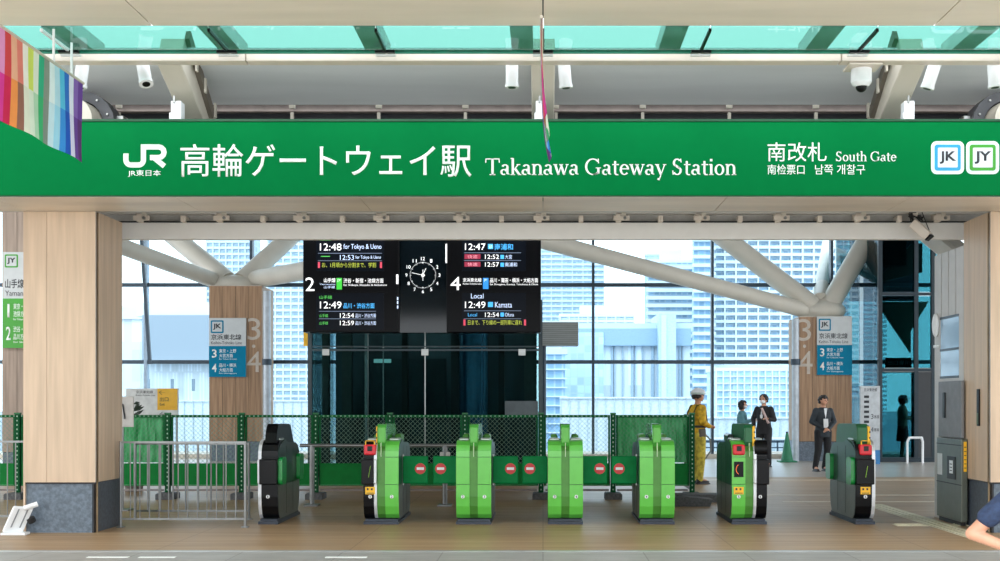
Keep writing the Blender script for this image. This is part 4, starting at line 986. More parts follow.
# unidentified white object at the stone base, built as a folded stroller footrest
D = 13.5
s = empty('white_footrest', (X(14, D), D, 0), 'small white folded stroller footrest leaning beside the stone pillar base', 'footrest')
o = Vector((X(8, D), D, .0)); u = Vector((.13, 0, .29)); v_ = Vector((.17, .12, -.02))
def slab(a0, a1, b0, b1, th, nm, m, lift=0):
    n_ = u.cross(v_).normalized(); mb = MB(); R_ = []
    for t in (lift, lift+th):
        R_.append([o+u*a0+v_*b0-n_*-t, o+u*a0+v_*b1-n_*-t, o+u*a1+v_*b1-n_*-t, o+u*a1+v_*b0-n_*-t])
    mb.loft(R_); bmesh.ops.bevel(mb.bm, geom=mb.bm.edges[:], offset=.008, segments=2, affect='EDGES'); return mb.build(nm, m, s)
o.x -= .06; o.z = .03
slab(0, 1, 0, 1, .05, 'shell', wplastic)
for q in (.25, .7): slab(.2, .95, q, q+.07, .012, 'strap', mat('strap_grey', '8e9296', .6), .05); slab(.2, .95, q, q+.07, .012, 'strap', mat('strap_grey', '8e9296', .6), -.012)
MB().cyl(o+u*.95+v_*.5, o+u*1.15+v_*1.1, .03, n=12).build('hinge', wplastic, s); MB().cyl(o+u*.6+v_*1.05, o+u*.45+v_*1.25, .045, n=14).build('caster', blackm, s)
BX(o.x-.02, o.x+.26, D-.02, D+.12, .0, .03, bev=.006).build('base_bar', wplastic, s)
# green cone
D = 30.0
s = empty('traffic_cone', (X(787, D), D, 0), 'green cone on the far floor behind the man in black', 'cone')
MB().cyl((X(787, D), D, .03), (X(787, D), D, .72), .15, .03, n=24).build('cone_body', mat('cone_green', '1f7a55', .5), s, smooth=True)
BX(X(787, D)-.22, X(787, D)+.22, D-.22, D+.22, 0, .035, bev=.01).build('cone_base', mat('cone_green', '1f7a55', .5), s)
MB().cyl((X(787, D), D, .72), (X(787, D), D, .76), .028, n=12).build('cone_tip', blackm, s)
# line map board
D = 29.0
s = empty('map_board', (X(871, D), D, 0), 'pale timetable board with a blue foot beside the dark glass enclosure', 'notice board')
BX(X(860.5, D), X(880, D), D, D+.08, Z(450, D), Z(386, D)).build('board', mat('board_grey', 'b6bcc0', .45), s)
BX(X(860.5, D), X(880, D), D, D+.08, 0, Z(450.3, D)).build('blue_foot', mat('foot_blue', '2678b4', .4), s)
for i, t in enumerate(('3', '4')): T(t, 871, 873.5, 414+i*13, 419+i*13, ink, D, s); T('番線', 874, 879, 415+i*13, 418.5+i*13, ink, D, s)
T('京浜東北線', 864, 877, 388, 391.5, ink, D, s)
for k in range(8): BX(X(864, D), X(869, D), D-.004, D, Z(398+k*5, D), Z(395.5+k*5, D)).build('timetable_line', ink, s)

# ------------------------------------------------------------------ dark glass enclosure at the right
D = 30.0
s = empty('glass_enclosure', (X(905, D), D, 0), 'dark teal glass escalator enclosure with a doorway right of the line map', 'enclosure')
fm = mat('enclosure_frame', '202c33', .35, .5)
xa, xb = X(880, D), X(958, D)
for (a, b_, z0, z1) in ((880, 916, Z(292, D), 7), (916, 958, Z(292, D), 7), (880, 916, Z(369, D), Z(296, D)), (916, 936, Z(369, D), Z(296, D)), (880, 917, .12, Z(372, D)), (931, 958, .12, Z(372, D))):
    BX(X(a, D)+.03, X(b_, D)-.03, D, D+.02, z0, z1).build('glass_pane', darkglass, s)
BX(xa, xa+.02, D+.02, D+4.5, 0.1, 7).build('side_pane', darkglass, s)
for px in (880, 916, 933, 958): BX(X(px, D)-.05, X(px, D)+.05, D-.04, D+.06, 0, 7).build('post', fm, s)
for py in (294, 370): BX(xa, xb, D-.05, D+.06, Z(py+1.6, D), Z(py-1.6, D)).build('transom', fm, s)
BX(X(916, D), X(931, D), D-.03, D+.4, 0, Z(372, D)).build('door_post', mat('door_post_dark', '1a2025', .4), s)
BX(xa, xb, D-.05, D+.1, 0, .12).build('sill', fm, s)
BX(xa+.1, xb, D-.02, D+.8, Z(372, D), Z(368, D)).build('door_head', greyp, s)
MB().prism([(X(882, D), Z(300, D)), (X(917, D), Z(352, D)), (X(917, D), Z(330, D)), (X(935, D), Z(300, D))], 'y', D+.5, D+.6).build('escalator_side', mat('escalator_olive', '7d8471', .4, .3), s)
BX(xa+.1, xb, D+3.2, D+3.4, Z(290, D), 7).build('upper_wall', mat('upper_wall_dark', '3b4248', .5, var=.2, scale=(1, 1, 1)), s)
MB().prism([(X(884, D), Z(280, D)), (X(935, D), Z(268, D)), (X(935, D), Z(238, D)), (X(925, D), Z(238, D))], 'y', D+1.0, D+1.2).build('roof_girder', mat('girder_brown', '5f5650', .5), s)
BX(X(893, D), X(915, D), D+.7, D+1.6, Z(262, D), 6).build('ceiling_box', dark, s)
e = BX(X(888, D), X(914, D), D+.2, D+.26, Z(367.5, D), Z(357.5, D)).build('led_sign', black, s)
text('出口専用', e, mat('led_dim', 'b9c2bb', .5), X(890, D), X(912, D), Z(365, D), Z(360, D), D+.198)
mb = MB(); mb.path([(X(900, D), D-.6, 0), (X(900, D), D-.6, Z(441, D)), (X(902, D), D-.6, Z(437, D)), (X(914, D), D-.6, Z(437, D)), (X(915, D), D-.6, Z(441, D)), (X(915, D), D-.6, 0)], .03, n=12)
o = mb.build('hoop_barrier', wplastic, None, smooth=True); tag(o, 'white hoop handrail in front of the dark glass enclosure', 'handrail')

# ------------------------------------------------------------------ the city beyond the glass
GZ = -8.0
struct(BX(-600, 600, 36, 1200, GZ-.5, GZ), 'ground', mat('city_ground', '8f9ba3', .9, var=.05, scale=(.02, .02, 1)))
def facade(name, wall, glassc, bay, floor, frame=.1):
    if name in MATS: return MATS[name]
    m = bpy.data.materials.new(name); m.use_nodes = True; nt = m.node_tree; b = nt.nodes['Principled BSDF']; L = nt.links; N = nt.nodes.new
    tc = N('ShaderNodeTexCoord'); sp = N('ShaderNodeSeparateXYZ'); ad = N('ShaderNodeMath'); ad.operation = 'ADD'; cb = N('ShaderNodeCombineXYZ')
    L.new(tc.outputs['Object'], sp.inputs[0]); L.new(sp.outputs['X'], ad.inputs[0]); L.new(sp.outputs['Y'], ad.inputs[1]); L.new(ad.outputs[0], cb.inputs['X']); L.new(sp.outputs['Z'], cb.inputs['Y'])
    br = N('ShaderNodeTexBrick'); br.offset = 0; br.inputs['Scale'].default_value = 1; br.inputs['Brick Width'].default_value = bay; br.inputs['Row Height'].default_value = floor
    br.inputs['Mortar Size'].default_value = floor*frame; br.inputs['Mortar Smooth'].default_value = 0
    g = lin(glassc); br.inputs['Color1'].default_value = (*g, 1); br.inputs['Color2'].default_value = (*[min(1, v*1.5) for v in g], 1); br.inputs['Mortar'].default_value = (*lin(wall), 1); br.inputs['Bias'].default_value = -.1
    L.new(cb.outputs[0], br.inputs['Vector']); L.new(br.outputs['Color'], b.inputs['Base Color']); b.inputs['Roughness'].default_value = .5
    MATS[name] = m; return m
def pale(c, t=.42):  # mixes a colour toward pale blue-white, painting distance haze into it
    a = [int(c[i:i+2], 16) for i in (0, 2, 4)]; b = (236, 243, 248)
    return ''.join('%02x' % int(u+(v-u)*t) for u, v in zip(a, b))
def building(x0, x1, ytop, D, lab, wall, glassc, band, fpx, bays, rot=0.0, balc=.38, deep=.9, ybot=470, crown=True, piers=0, cat='building', frame=.1):
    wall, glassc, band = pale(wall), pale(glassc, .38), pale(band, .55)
    w_ = W(x1-x0, D); zt = Z(ytop, D); fl_ = W(fpx, D); dep = min(w_*.8, 60); nm = 'facade_%s_%s_%d' % (wall, glassc, D)
    s = empty('apartment_tower' if zt > 40 else 'office_block', (X((x0+x1)/2, D), D+dep/2, GZ), lab, cat); s.rotation_euler = (0, 0, rot)
    B = lambda mb, n, m: mb.build(n, m, s, local=True)
    B(BX(-w_/2, w_/2, -dep/2, dep/2, 0, zt-GZ), 'wall', facade(nm, wall, glassc, w_/bays, fl_, frame))
    bm_ = mat('band_'+band, band, .6, var=.03, scale=(.1, .1, .1)); proto = None
    n = int((zt-max(GZ, Z(ybot, D)))/fl_)
    if balc:
        for k in range(min(n, 60)):
            if proto is None: proto = B(BX(-w_/2-deep*.3, w_/2+deep*.3, -dep/2-deep, -dep/2+.1, 0, fl_*balc), 'balcony', bm_); o = proto
            else: o = proto.copy(); C.objects.link(o); o.parent = s
            o.location.z = (zt-GZ)-fl_*(k+1)
    pr_ = None
    for k in range(piers+1 if piers else 0):
        if pr_ is None: pr_ = B(BX(-fl_*.1, fl_*.1, -dep/2-deep-.1, -dep/2, 0, zt-GZ), 'pier', bm_); o = pr_
        else: o = pr_.copy(); C.objects.link(o); o.parent = s
        o.location.x = -w_/2+w_*k/piers
    B(BX(-w_/2-.3, w_/2+.3, -dep/2-.4, dep/2+.3, zt-GZ-.3, zt-GZ+min(fl_*.35, .9)), 'roof_edge', bm_)
    if crown: B(BX(-w_*.22, w_*.2, -dep*.2, dep*.2, zt-GZ+fl_*.3, zt-GZ+fl_*1.8), 'roof_house', bm_)
    return s
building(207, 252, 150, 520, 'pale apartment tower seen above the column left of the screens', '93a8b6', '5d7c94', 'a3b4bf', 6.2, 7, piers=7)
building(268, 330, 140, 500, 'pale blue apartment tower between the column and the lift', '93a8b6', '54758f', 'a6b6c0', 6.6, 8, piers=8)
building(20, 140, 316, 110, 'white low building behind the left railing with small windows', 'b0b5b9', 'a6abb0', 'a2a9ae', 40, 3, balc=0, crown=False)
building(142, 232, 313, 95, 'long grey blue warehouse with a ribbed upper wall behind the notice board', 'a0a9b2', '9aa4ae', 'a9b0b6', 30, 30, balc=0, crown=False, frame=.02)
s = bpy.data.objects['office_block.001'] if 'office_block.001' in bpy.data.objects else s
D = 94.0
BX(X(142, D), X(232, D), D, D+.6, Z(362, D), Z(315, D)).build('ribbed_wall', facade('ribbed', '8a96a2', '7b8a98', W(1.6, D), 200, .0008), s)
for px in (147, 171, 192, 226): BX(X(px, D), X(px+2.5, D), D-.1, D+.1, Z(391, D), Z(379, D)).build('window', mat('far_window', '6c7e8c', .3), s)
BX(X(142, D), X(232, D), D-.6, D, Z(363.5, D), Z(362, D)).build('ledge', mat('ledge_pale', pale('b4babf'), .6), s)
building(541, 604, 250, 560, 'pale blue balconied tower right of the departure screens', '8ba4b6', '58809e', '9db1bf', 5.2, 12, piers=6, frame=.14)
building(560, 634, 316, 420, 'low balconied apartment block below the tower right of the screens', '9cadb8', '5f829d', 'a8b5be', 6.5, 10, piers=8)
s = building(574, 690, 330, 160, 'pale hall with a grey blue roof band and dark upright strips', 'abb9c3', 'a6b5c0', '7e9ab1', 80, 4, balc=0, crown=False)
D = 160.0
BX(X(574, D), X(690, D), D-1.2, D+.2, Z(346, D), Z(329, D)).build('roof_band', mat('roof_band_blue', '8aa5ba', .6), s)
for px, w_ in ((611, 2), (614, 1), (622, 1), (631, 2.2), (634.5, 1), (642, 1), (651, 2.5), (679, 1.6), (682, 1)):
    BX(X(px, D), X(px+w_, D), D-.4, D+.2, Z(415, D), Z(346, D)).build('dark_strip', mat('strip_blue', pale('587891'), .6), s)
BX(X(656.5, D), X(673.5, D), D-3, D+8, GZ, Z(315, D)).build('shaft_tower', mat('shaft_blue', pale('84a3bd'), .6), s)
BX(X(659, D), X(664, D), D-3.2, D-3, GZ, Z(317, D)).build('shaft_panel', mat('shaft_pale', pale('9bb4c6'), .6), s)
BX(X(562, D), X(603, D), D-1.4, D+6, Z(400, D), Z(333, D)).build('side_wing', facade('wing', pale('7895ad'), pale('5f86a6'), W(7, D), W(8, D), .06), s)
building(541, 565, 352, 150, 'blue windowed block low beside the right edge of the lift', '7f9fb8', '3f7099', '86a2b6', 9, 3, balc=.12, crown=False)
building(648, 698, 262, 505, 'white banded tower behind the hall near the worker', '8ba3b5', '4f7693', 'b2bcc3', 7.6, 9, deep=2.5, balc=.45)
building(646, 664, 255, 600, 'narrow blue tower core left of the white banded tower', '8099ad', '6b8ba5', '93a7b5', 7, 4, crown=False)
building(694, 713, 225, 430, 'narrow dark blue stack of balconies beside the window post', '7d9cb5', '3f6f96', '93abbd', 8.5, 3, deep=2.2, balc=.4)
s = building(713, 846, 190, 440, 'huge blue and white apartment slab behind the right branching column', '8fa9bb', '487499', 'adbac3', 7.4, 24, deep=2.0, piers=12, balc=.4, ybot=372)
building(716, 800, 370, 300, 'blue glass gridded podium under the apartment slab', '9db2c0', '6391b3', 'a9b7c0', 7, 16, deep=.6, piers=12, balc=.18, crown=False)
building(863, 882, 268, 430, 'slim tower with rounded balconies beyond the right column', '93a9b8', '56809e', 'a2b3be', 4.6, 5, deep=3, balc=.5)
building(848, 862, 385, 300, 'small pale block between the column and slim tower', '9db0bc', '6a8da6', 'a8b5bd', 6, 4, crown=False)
# elevated walkway parapets, rails and low roofs outside
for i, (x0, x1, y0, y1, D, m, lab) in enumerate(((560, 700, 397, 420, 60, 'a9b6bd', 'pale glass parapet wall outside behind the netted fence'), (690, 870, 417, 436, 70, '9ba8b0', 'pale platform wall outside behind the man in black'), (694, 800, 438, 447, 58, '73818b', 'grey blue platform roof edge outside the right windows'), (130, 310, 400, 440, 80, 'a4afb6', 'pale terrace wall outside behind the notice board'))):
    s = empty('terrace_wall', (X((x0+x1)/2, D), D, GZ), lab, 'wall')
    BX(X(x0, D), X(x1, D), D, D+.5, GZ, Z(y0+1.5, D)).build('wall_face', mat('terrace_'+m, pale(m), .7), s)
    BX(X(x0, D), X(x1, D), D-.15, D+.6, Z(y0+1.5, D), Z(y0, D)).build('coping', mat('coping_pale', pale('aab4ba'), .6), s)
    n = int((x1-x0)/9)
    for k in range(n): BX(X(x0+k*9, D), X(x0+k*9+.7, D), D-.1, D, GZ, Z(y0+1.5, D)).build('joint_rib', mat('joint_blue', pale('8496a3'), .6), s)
D = 45.0
s = empty('outdoor_railing', (X(745, D), D, 0), 'dark railing outside the windows behind the man in black', 'railing')
for py, h_ in ((440.5, 2.2), (447, 1.2), (459, 1.6)): BX(X(694, D), X(860, D), D, D+.08, Z(py+h_, D), Z(py, D)).build('rail', mull, s)
for k in range(9): BX(X(697+k*20, D), X(698.4+k*20, D), D, D+.08, GZ, Z(441, D)).build('rail_post', mull, s)
s = empty('low_deck', (X(760, 50), 50, GZ), 'pale deck outside below the window behind the standing men', 'deck')
BX(-14, 22, 36.5, 44, -1.2, -.6).build('slab', mat('deck_pale', pale('9ea7ac'), .8), s); BX(-14, 22, 36.5, 36.8, -.6, -.35).build('kerb', mat('coping_pale', pale('aab4ba'), .6), s)
BX(-10, -9, 38, 43, GZ, -1.2).build('support', greyp, s); BX(14, 15, 38, 43, GZ, -1.2).build('support', greyp, s)
# bare trees by the hall
def bare_tree(px, D, h, lab):
    s = empty('bare_tree', (X(px, D), D, GZ), lab, 'tree', 'bare trees before the pale hall')
    rnd = random.Random(px); mb = MB(); tr_ = MB(); base = Vector((0, 0, 0)); top = Vector((0, 0, h*.45)); tr_.cyl(base, top, .2, .12, n=8)
    def br(p, d, L_, r, dep):
        q = p+d*L_; mb.cyl(p, q, r, r*.6, n=4, cap=False)
        if dep:
            for _ in range(3):
                e = (d+Vector((rnd.uniform(-.6, .6), rnd.uniform(-.6, .6), rnd.uniform(.0, .4)))).normalized(); br(q, e, L_*.68, r*.6, dep-1)
    for _ in range(5): br(top-Vector((0, 0, rnd.uniform(0, h*.12))), Vector((rnd.uniform(-.7, .7), rnd.uniform(-.7, .7), 1)).normalized(), h*.16, .06, 4)
    tr_.build('trunk', mat('bark_pale', '8b8783', .8), s, local=True); mb.build('branches', mat('bark_pale', '8b8783', .8), s, local=True)
for px, lab in ((606, 'bare pale tree at the left before the hall'), (628, 'bare pale tree in the middle before the hall'), (650, 'bare pale tree at the right before the hall'), (684, 'bare pale tree between the hall and the worker')):
    bare_tree(px, 100 + (px*7) % 23, 11, lab)

# ------------------------------------------------------------------ people
def ring(c, t, rx, ry, n=14, up=None):
    t = Vector(t).normalized(); r = Vector((1, 0, 0)) if up is None else Vector(up)
    r = (r - t*r.dot(t)); r = r.normalized() if r.length > 1e-3 else t.orthogonal().normalized(); u = t.cross(r)
    return [Vector(c)+r*(rx*math.cos(2*PI*k/n))+u*(ry*math.sin(2*PI*k/n)) for k in range(n)]
def limb(mb, pts, rad):                      # tapering round chain with round joints
    for (a, b), (r0, r1) in zip(zip(pts, pts[1:]), zip(rad, rad[1:])): mb.cyl(a, b, r0, r1, n=14)
    for p, r in zip(pts, rad): mb.sphere(p, r, n=14)
def trunk(mb, secs):                         # list of (z, x, y, rx, ry)
    mb.loft([ring((x, y, z), (0, 0, 1), rx, ry, 20) for z, x, y, rx, ry in secs])
def fuse(mb, name, m, parent, voxel=.008, smooth_n=3):
    bmesh.ops.recalc_face_normals(mb.bm, faces=mb.bm.faces)
    me = bpy.data.meshes.new('t'); mb.bm.to_mesh(me); mb.bm.free(); o = bpy.data.objects.new('t', me); C.objects.link(o)
    r = o.modifiers.new('r', 'REMESH'); r.mode = 'VOXEL'; r.voxel_size = voxel; r.use_smooth_shade = True
    if smooth_n: q = o.modifiers.new('s', 'SMOOTH'); q.factor = .5; q.iterations = smooth_n
    bpy.context.view_layer.update()
    out = bpy.data.meshes.new_from_object(o.evaluated_get(bpy.context.evaluated_depsgraph_get())); bpy.data.objects.remove(o); bpy.data.meshes.remove(me)
    out.name = name; out.materials.clear(); out.materials.append(m)
    for f in out.polygons: f.use_smooth = True
    ob = bpy.data.objects.new(name, out); C.objects.link(ob); ob.parent = parent; return ob
def person(loc, rz, H, lab, arms, top, bottom, hair='short', mask=False, hat=None, skirt=False, sleeve='long', turn=0, legs=None, extra=None, vox=.009, shoe=None, jacket=.0):
    k = H/1.72
    s = empty('person', loc, lab, 'person'); s.rotation_euler = (0, 0, rz); s.scale = (k*1.1, k*1.1, k)
    V = Vector
    hip = [V((.09*q, 0, .90)) for q in (-1, 1)]; sh = [V((.175*q, 0, 1.40)) for q in (-1, 1)]
    legs = legs or [(V((-.10, -.01, .48)), V((-.11, .02, .09))), (V((.10, -.01, .48)), V((.11, .02, .09)))]
    body = MB()
    trunk(body, [(.82, 0, 0, .10, .09), (.92, 0, 0, .155, .105), (1.06, 0, 0, .125, .095), (1.22, 0, 0, .15, .105), (1.34, 0, 0, .165, .10), (1.42, 0, 0, .11, .07), (1.455, 0, 0, .055, .05)])
    limb(body, [V((0, 0, 1.42)), V((0, -.012, 1.53))], [.055, .05])
    hc = V((0, -.02, 1.615))
    body.sphere(hc, .1, (.76, .93, 1.12), n=24); body.sphere(hc+V((0, -.035, -.05)), .062, (.85, .9, .95), n=16)
    hd = MB()
    Rm = Matrix.Rotation(turn, 4, 'Z')
    def hp(v): return hc + Rm @ V(v)
    body.cyl(hp((0, -.085, .02)), hp((0, -.112, -.02)), .008, .014, n=8); body.sphere(hp((0, -.108, -.02)), .014, n=8)
    for q in (-1, 1): body.sphere(hp((q*.075, .005, -.005)), .022, (.45, .8, 1.2), n=10)
    for (kn, an), hpv in zip(legs, hip):
        limb(body, [hpv, kn, an], [.085, .058, .04]); limb(body, [an, an+V((0, -.13, -.045))], [.04, .03])
    wrists = []
    for i, q in enumerate((-1, 1)):
        el, wr, hd_, curl = arms[i]; el, wr, hd_ = V(el), V(wr), V(hd_).normalized()
        limb(body, [sh[i]-V((q*.02, 0, .01)), el, wr], [.05, .04, .027])
        side = hd_.cross(V((0, 0, 1))); side = side.normalized() if side.length > .1 else V((1, 0, 0)); nrm = side.cross(hd_)
        palm = wr+hd_*.075; limb(body, [wr, palm], [.026, .028])
        for j, (off, L_) in enumerate(((-.03, .062), (-.01, .075), (.01, .07), (.03, .055))):
            a = wr+hd_*.075+side*off; m1 = a+hd_*L_*.55-nrm*curl*L_*.3; m2 = m1+hd_*L_*.45*(1-curl)-nrm*curl*L_*.6
            limb(body, [wr+hd_*.03+side*off*.6, a, m1, m2], [.013, .0115, .010, .008])
        th_ = wr+hd_*.02-side*.022*q; limb(body, [th_, th_+hd_*.035-side*q*.03, th_+hd_*.065-side*q*.03-nrm*.01*curl], [.014, .011, .009])
        wrists.append((el, wr, hd_))
    fuse(body, 'body', skin, s, vox*.8, 2)
    # top
    t = MB(); lo = .84-jacket
    trunk(t, [(lo, 0, 0, .155+jacket*.2, .118+jacket*.1), (.95, 0, 0, .172, .125), (1.08, 0, 0, .15, .118), (1.24, 0, 0, .172, .128), (1.36, 0, 0, .185, .115), (1.43, 0, 0, .12, .085), (1.46, 0, 0, .072, .065)])
    for i, q in enumerate((-1, 1)):
        el, wr, _ = wrists[i]
        if sleeve == 'long': limb(t, [sh[i]-V((q*.02, 0, .015)), el, wr.lerp(el, .06)], [.07, .057, .042])
        else: limb(t, [sh[i]-V((q*.02, 0, .015)), sh[i].lerp(el, .62)], [.068, .064])
    fuse(t, 'jacket' if sleeve == 'long' else 'shirt', top, s, vox, 2)
    b = MB()
    if skirt: trunk(b, [(.50, 0, 0, .19, .15), (.7, 0, 0, .18, .14), (.9, 0, 0, .168, .125), (1.0, 0, 0, .145, .11)])
    else:
        trunk(b, [(.80, 0, 0, .12, .10), (.9, 0, 0, .168, .12), (1.02, 0, 0, .14, .108)])
        for (kn, an), hpv in zip(legs, hip): limb(b, [hpv, kn, an+V((0, .0, .0))], [.1, .075, .058])
    fuse(b, 'skirt' if skirt else 'trousers', bottom, s, vox, 2)
    for (kn, an) in legs:
        f = MB(); f.sphere(an+V((0, -.055, -.05)), .05, (.95, 2.6, .75), n=16); f.sphere(an+V((0, .01, -.02)), .05, (.95, 1.1, 1.2), n=14); f.box(an.x-.045, an.x+.045, an.y-.18, an.y+.065, an.z-.09, an.z-.07)
        fuse(f, 'shoe', shoe or shoeb, s, .007, 1)
    # hair
    h = MB(); n = 26
    rr = random.Random(int(H*1000)+len(lab))
    for j in range(120):
        u = rr.uniform(0, 2*PI); v = rr.uniform(.05, 1.35); el_ = math.acos(1-v*1.08)
        p = V((.082*math.sin(el_)*math.sin(u), .1*math.sin(el_)*math.cos(u)+.008, .118*math.cos(el_)+.004))
        if (p.y < -.045 and p.z < .055) or (p.y < .02 and p.z < -.0): continue
        h.sphere(hp(p), rr.uniform(.018, .028), n=8)
    h.sphere(hp((0, .02, .03)), .1, (.8, .9, .92), n=18)
    if hair == 'bob':
        for q in (-1, 1): h.sphere(hp((q*.07, .02, -.05)), .055, (.6, 1.1, 1.5), n=14)
        h.sphere(hp((0, .065, -.05)), .07, (1.1, .6, 1.3), n=14)
    fuse(h, 'hair', hairm, s, .008, 1)
    for q in (-1, 1):
        e = MB(); e.sphere(hp((q*.032, -.083, .008)), .0115, n=10); e.build('eye', mat('eye_dark', '241d1c', .3), s, local=True, smooth=True)
    if mask:
        m_ = MB(); m_.sphere(hp((0, -.058, -.05)), .06, (1.0, .86, .86), n=18); m_.build('face_mask', mat('mask_white', 'e6eaed', .7), s, local=True, smooth=True)
        mb = MB()
        for q in (-1, 1): mb.cyl(hp((q*.05, -.07, -.03)), hp((q*.078, .0, .0)), .003, n=5)
        mb.build('mask_loop', mat('mask_white', 'e6eaed', .7), s, local=True)
    else:
        m_ = MB(); m_.sphere(hp((0, -.094, -.058)), .018, (1.2, .5, .35), n=10); m_.build('mouth', mat('lip', 'a8685c', .5), s, local=True, smooth=True)
    if hat == 'helmet':
        mm = mat('helmet_white', 'dfe3e4', .3, coat=.5)
        h = MB(); P = []
        for j in range(9):
            a = PI/2*j/8; P.append(ring(hp((0, .01, .03+.115*math.sin(a))), (0, 0, 1), .112*math.cos(a)+.001, .132*math.cos(a)+.001, 28))
        h.loft(P); hh = h.build('helmet', mm, s, local=True, smooth=True)
        MB().loft([ring(hp((0, -.01, .025)), (0, 0, 1), .125, .165, 28), ring(hp((0, -.01, .033)), (0, 0, 1), .122, .16, 28)]).build('helmet_brim', mm, s, local=True, smooth=True)
        MB().loft([ring(hp((0, .01, .04)), (0, 0, 1), .1135, .1335, 28), ring(hp((0, .01, .052)), (0, 0, 1), .1125, .1325, 28)]).build('helmet_band', mat('helmet_band_green', '4a7d5e', .4), s, local=True, smooth=True)
        mb = MB(); mb.cyl(hp((.075, 0, .03)), hp((.03, -.06, -.11)), .005, n=6); mb.cyl(hp((-.075, 0, .03)), hp((-.03, -.06, -.11)), .005, n=6); mb.build('chin_strap', blackm, s, local=True)
    if hat == 'cap':
        h = MB(); P = []
        for j in range(8):
            a = PI/2*j/7; P.append(ring(hp((0, .012, .035+.095*math.sin(a))), (0, 0, 1), .098*math.cos(a)+.001, .115*math.cos(a)+.001, 24))
        mm = mat('cap_pale', 'cdd5d6', .7); h.loft(P); h.build('cap', mm, s, local=True, smooth=True)
        MB().prism([hp((x, y, 0)).to_tuple()[:2] for x, y in ((-.07, -.07), (-.06, -.15), (-.02, -.185), (.02, -.185), (.06, -.15), (.07, -.07))], 'z', hc.z+.032, hc.z+.042).build('cap_peak', mm, s, local=True)
    if extra: extra(s, wrists)
    return s
yel = mat('work_yellow', 'c9a01c', .75, var=.2, scale=(16, 16, 16), bump=.4); yel2 = mat('work_yellow_trousers', 'b8a83a', .75, var=.22, scale=(16, 16, 16), bump=.4)
suit = mat('black_suit', '17181c', .75, var=.15); navy = mat('navy_suit', '232c33', .75, var=.15)
tealc = mat('teal_blouse', '54828a', .75, var=.08); creamc = mat('cream_shirt', 'b9b09a', .75, var=.06); maroon = mat('maroon_skirt', '5a1f2a', .75, var=.1); tee = mat('navy_tee', '22324f', .8, var=.14, scale=(40, 40, 40), bump=.2)
def L(mb, n, m, s, **k): return mb.build(n, m, s, local=True, **k)
def worker_kit(s, w):
    mb = MB()
    mb.loft([ring((0, 0, z), (0, 0, 1), .17, .135, 24) for z in (1.03, 1.075)]); L(mb, 'belt', mat('belt_dark', '2c2a28', .7), s)
    mb = MB()
    for q in (-1, 1): mb.path([Vector((q*.1, .12, 1.08)), Vector((q*.11, .132, 1.3)), Vector((q*.1, .07, 1.44)), Vector((q*.1, -.1, 1.38)), Vector((q*.09, -.135, 1.08))], .012, n=6)
    L(mb, 'harness_strap', mat('strap_olive', '59501f', .8), s)
    for x, z in ((.16, .98), (-.15, .95)): L(BX(x-.04, x+.04, -.06, .06, z-.09, z+.06, bev=.015), 'tool_pouch', mat('pouch_grey', '5c5850', .8), s)
    mb = MB(); mb.path([Vector((.17, -.05, 1.0)), Vector((.22, -.22, .95)), Vector((.2, -.36, .8)), Vector((.18, -.36, .6)), Vector((.17, -.25, .45)), Vector((.16, -.1, .5))], .014, n=8); L(mb, 'hanging_hose', mat('hose_grey', '6b6f6c', .6), s)
AR = lambda *a: a
s = person((X(697.5, 22), 22, 0), math.radians(112), 1.72, 'person in a yellow work suit and white helmet standing at the fence corner', [((-.25, .04, 1.14), (-.14, -.15, 1.05), (.5, -1, .1), .8), ((.25, .04, 1.14), (.12, -.16, 1.1), (-.5, -1, .1), .8)], yel, yel2, hat='helmet', extra=worker_kit, turn=.2, vox=.012)
def papers(s, w):
    el, wr, hd_ = w[0]; c = wr+hd_*.09+Vector((0, -.03, .03)); mb = MB(); mb.bar(c+Vector((0, 0, -.1)), c+Vector((.02, .03, .13)), .2, .012); L(mb, 'papers', mat('paper_pale', 'c2c4c4', .8), s)
person((X(742, 28.8), 28.8, 0), math.radians(70), 1.52, 'person with a dark bob and teal blouse facing the man in black', [((-.22, -.05, 1.14), (-.1, -.25, 1.2), (.2, -1, .3), .5), ((.22, -.05, 1.14), (.1, -.25, 1.2), (-.2, -1, .3), .5)], tealc, mat('dark_slacks', '30343c', .8), hair='bob', mask=True, vox=.012, extra=papers)
def folder(s, w):
    el, wr, hd_ = w[1]; c = wr+Vector((-.06, -.05, .06)); mb = MB(); mb.bar(c+Vector((.08, .02, -.16)), c+Vector((-.06, -.02, .2)), .16, .03); L(mb, 'rolled_papers', mat('paper_pink', 'c3a9a4', .8), s)
    L(MB().prism([(-.03, 1.2), (0, 1.36), (.03, 1.2), (0, 1.14)], 'y', -.135, -.128), 'shirt_front', mat('shirt_white', 'd8dcdf', .7), s)
    L(BX(-.03, .03, -.142, -.134, 1.17, 1.25), 'name_badge', wplastic, s)
    mb = MB()
    for q in (-1, 1): mb.cyl((q*.034, -.128, 1.625), (q*.04, -.125, 1.625), .018, n=12)
    L(mb, 'glasses', blackm, s)
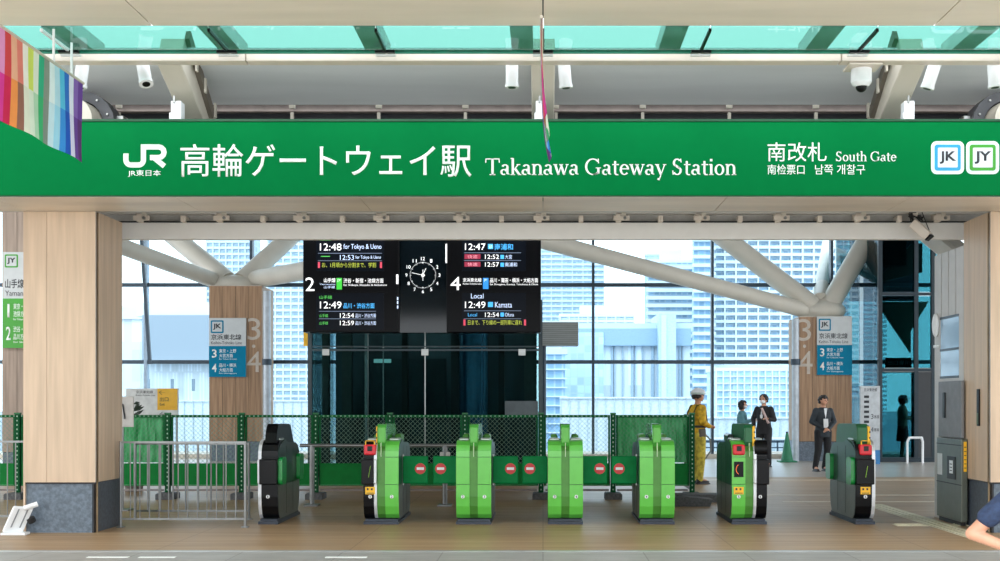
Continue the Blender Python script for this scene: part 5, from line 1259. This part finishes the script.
person((X(764, 27.8), 27.8, 0), math.radians(-35), 1.66, 'person in a black suit with a white mask holding rolled papers', [((-.25, -.02, 1.14), (-.14, -.2, .97), (.4, -1, -.2), .5), ((.25, -.02, 1.13), (.2, -.22, 1.15), (-.6, -1, .3), .8)], suit, suit, mask=True, jacket=.06, extra=folder, vox=.012)
def notebook(s, w):
    L(MB().bar((-.01, -.17, 1.0), (-.015, -.16, 1.2), .14, .015), 'notebook', mat('paper_pale', 'c2c4c4', .8), s)
    L(MB().prism([(-.035, 1.44), (.0, 1.2), (.035, 1.44)], 'y', -.13, -.115), 'shirt_front', mat('shirt_white', 'd8dcdf', .7), s)
person((X(823, 26), 26, 0), math.radians(12), 1.63, 'person in a dark navy suit with hands crossed over a white notebook', [((-.25, .0, 1.13), (-.05, -.17, .98), (1, -.3, -.3), .5), ((.25, .0, 1.13), (.03, -.19, .96), (-1, -.3, -.3), .5)], navy, mat('black_trousers', '121317', .8), jacket=.06, extra=notebook, turn=.35, vox=.012,
       legs=[(Vector((-.12, -.03, .48)), Vector((-.19, -.03, .09))), (Vector((.1, -.01, .48)), Vector((.04, .02, .09)))])
person((X(902.5, 31), 31, 0), math.radians(75), 1.66, 'person in a pale cap cream shirt and maroon skirt inside the dark glass enclosure', [((-.22, -.05, 1.14), (-.08, -.22, 1.1), (.4, -1, .2), .5), ((.22, -.05, 1.14), (.08, -.24, 1.14), (-.4, -1, .2), .5)], creamc, maroon, hair='bob', hat='cap', skirt=True, mask=True, vox=.013)
# the passer-by at the right edge, seen by an arm
D = 5.6
def belt(s, w): L(MB().loft([ring((0, 0, z), (0, 0, 1), .163, .13, 20) for z in (.93, .955)]), 'belt', blackm, s)
person((X(1041, D), D+.16, 0), math.radians(47), 1.33, 'person in a navy t-shirt at the picture edge with a bare bent arm', [((-.27, .2, 1.13), (-.22, -.05, 1.03), (.1, -1, -.1), .5), ((.26, .02, 1.12), (.2, -.2, 1.05), (0, -1, .1), .5)], tee, mat('grey_shorts', '4a4d52', .8), sleeve='short', extra=belt, vox=.008, shoe=mat('sneaker_white', 'd8dadc', .6))
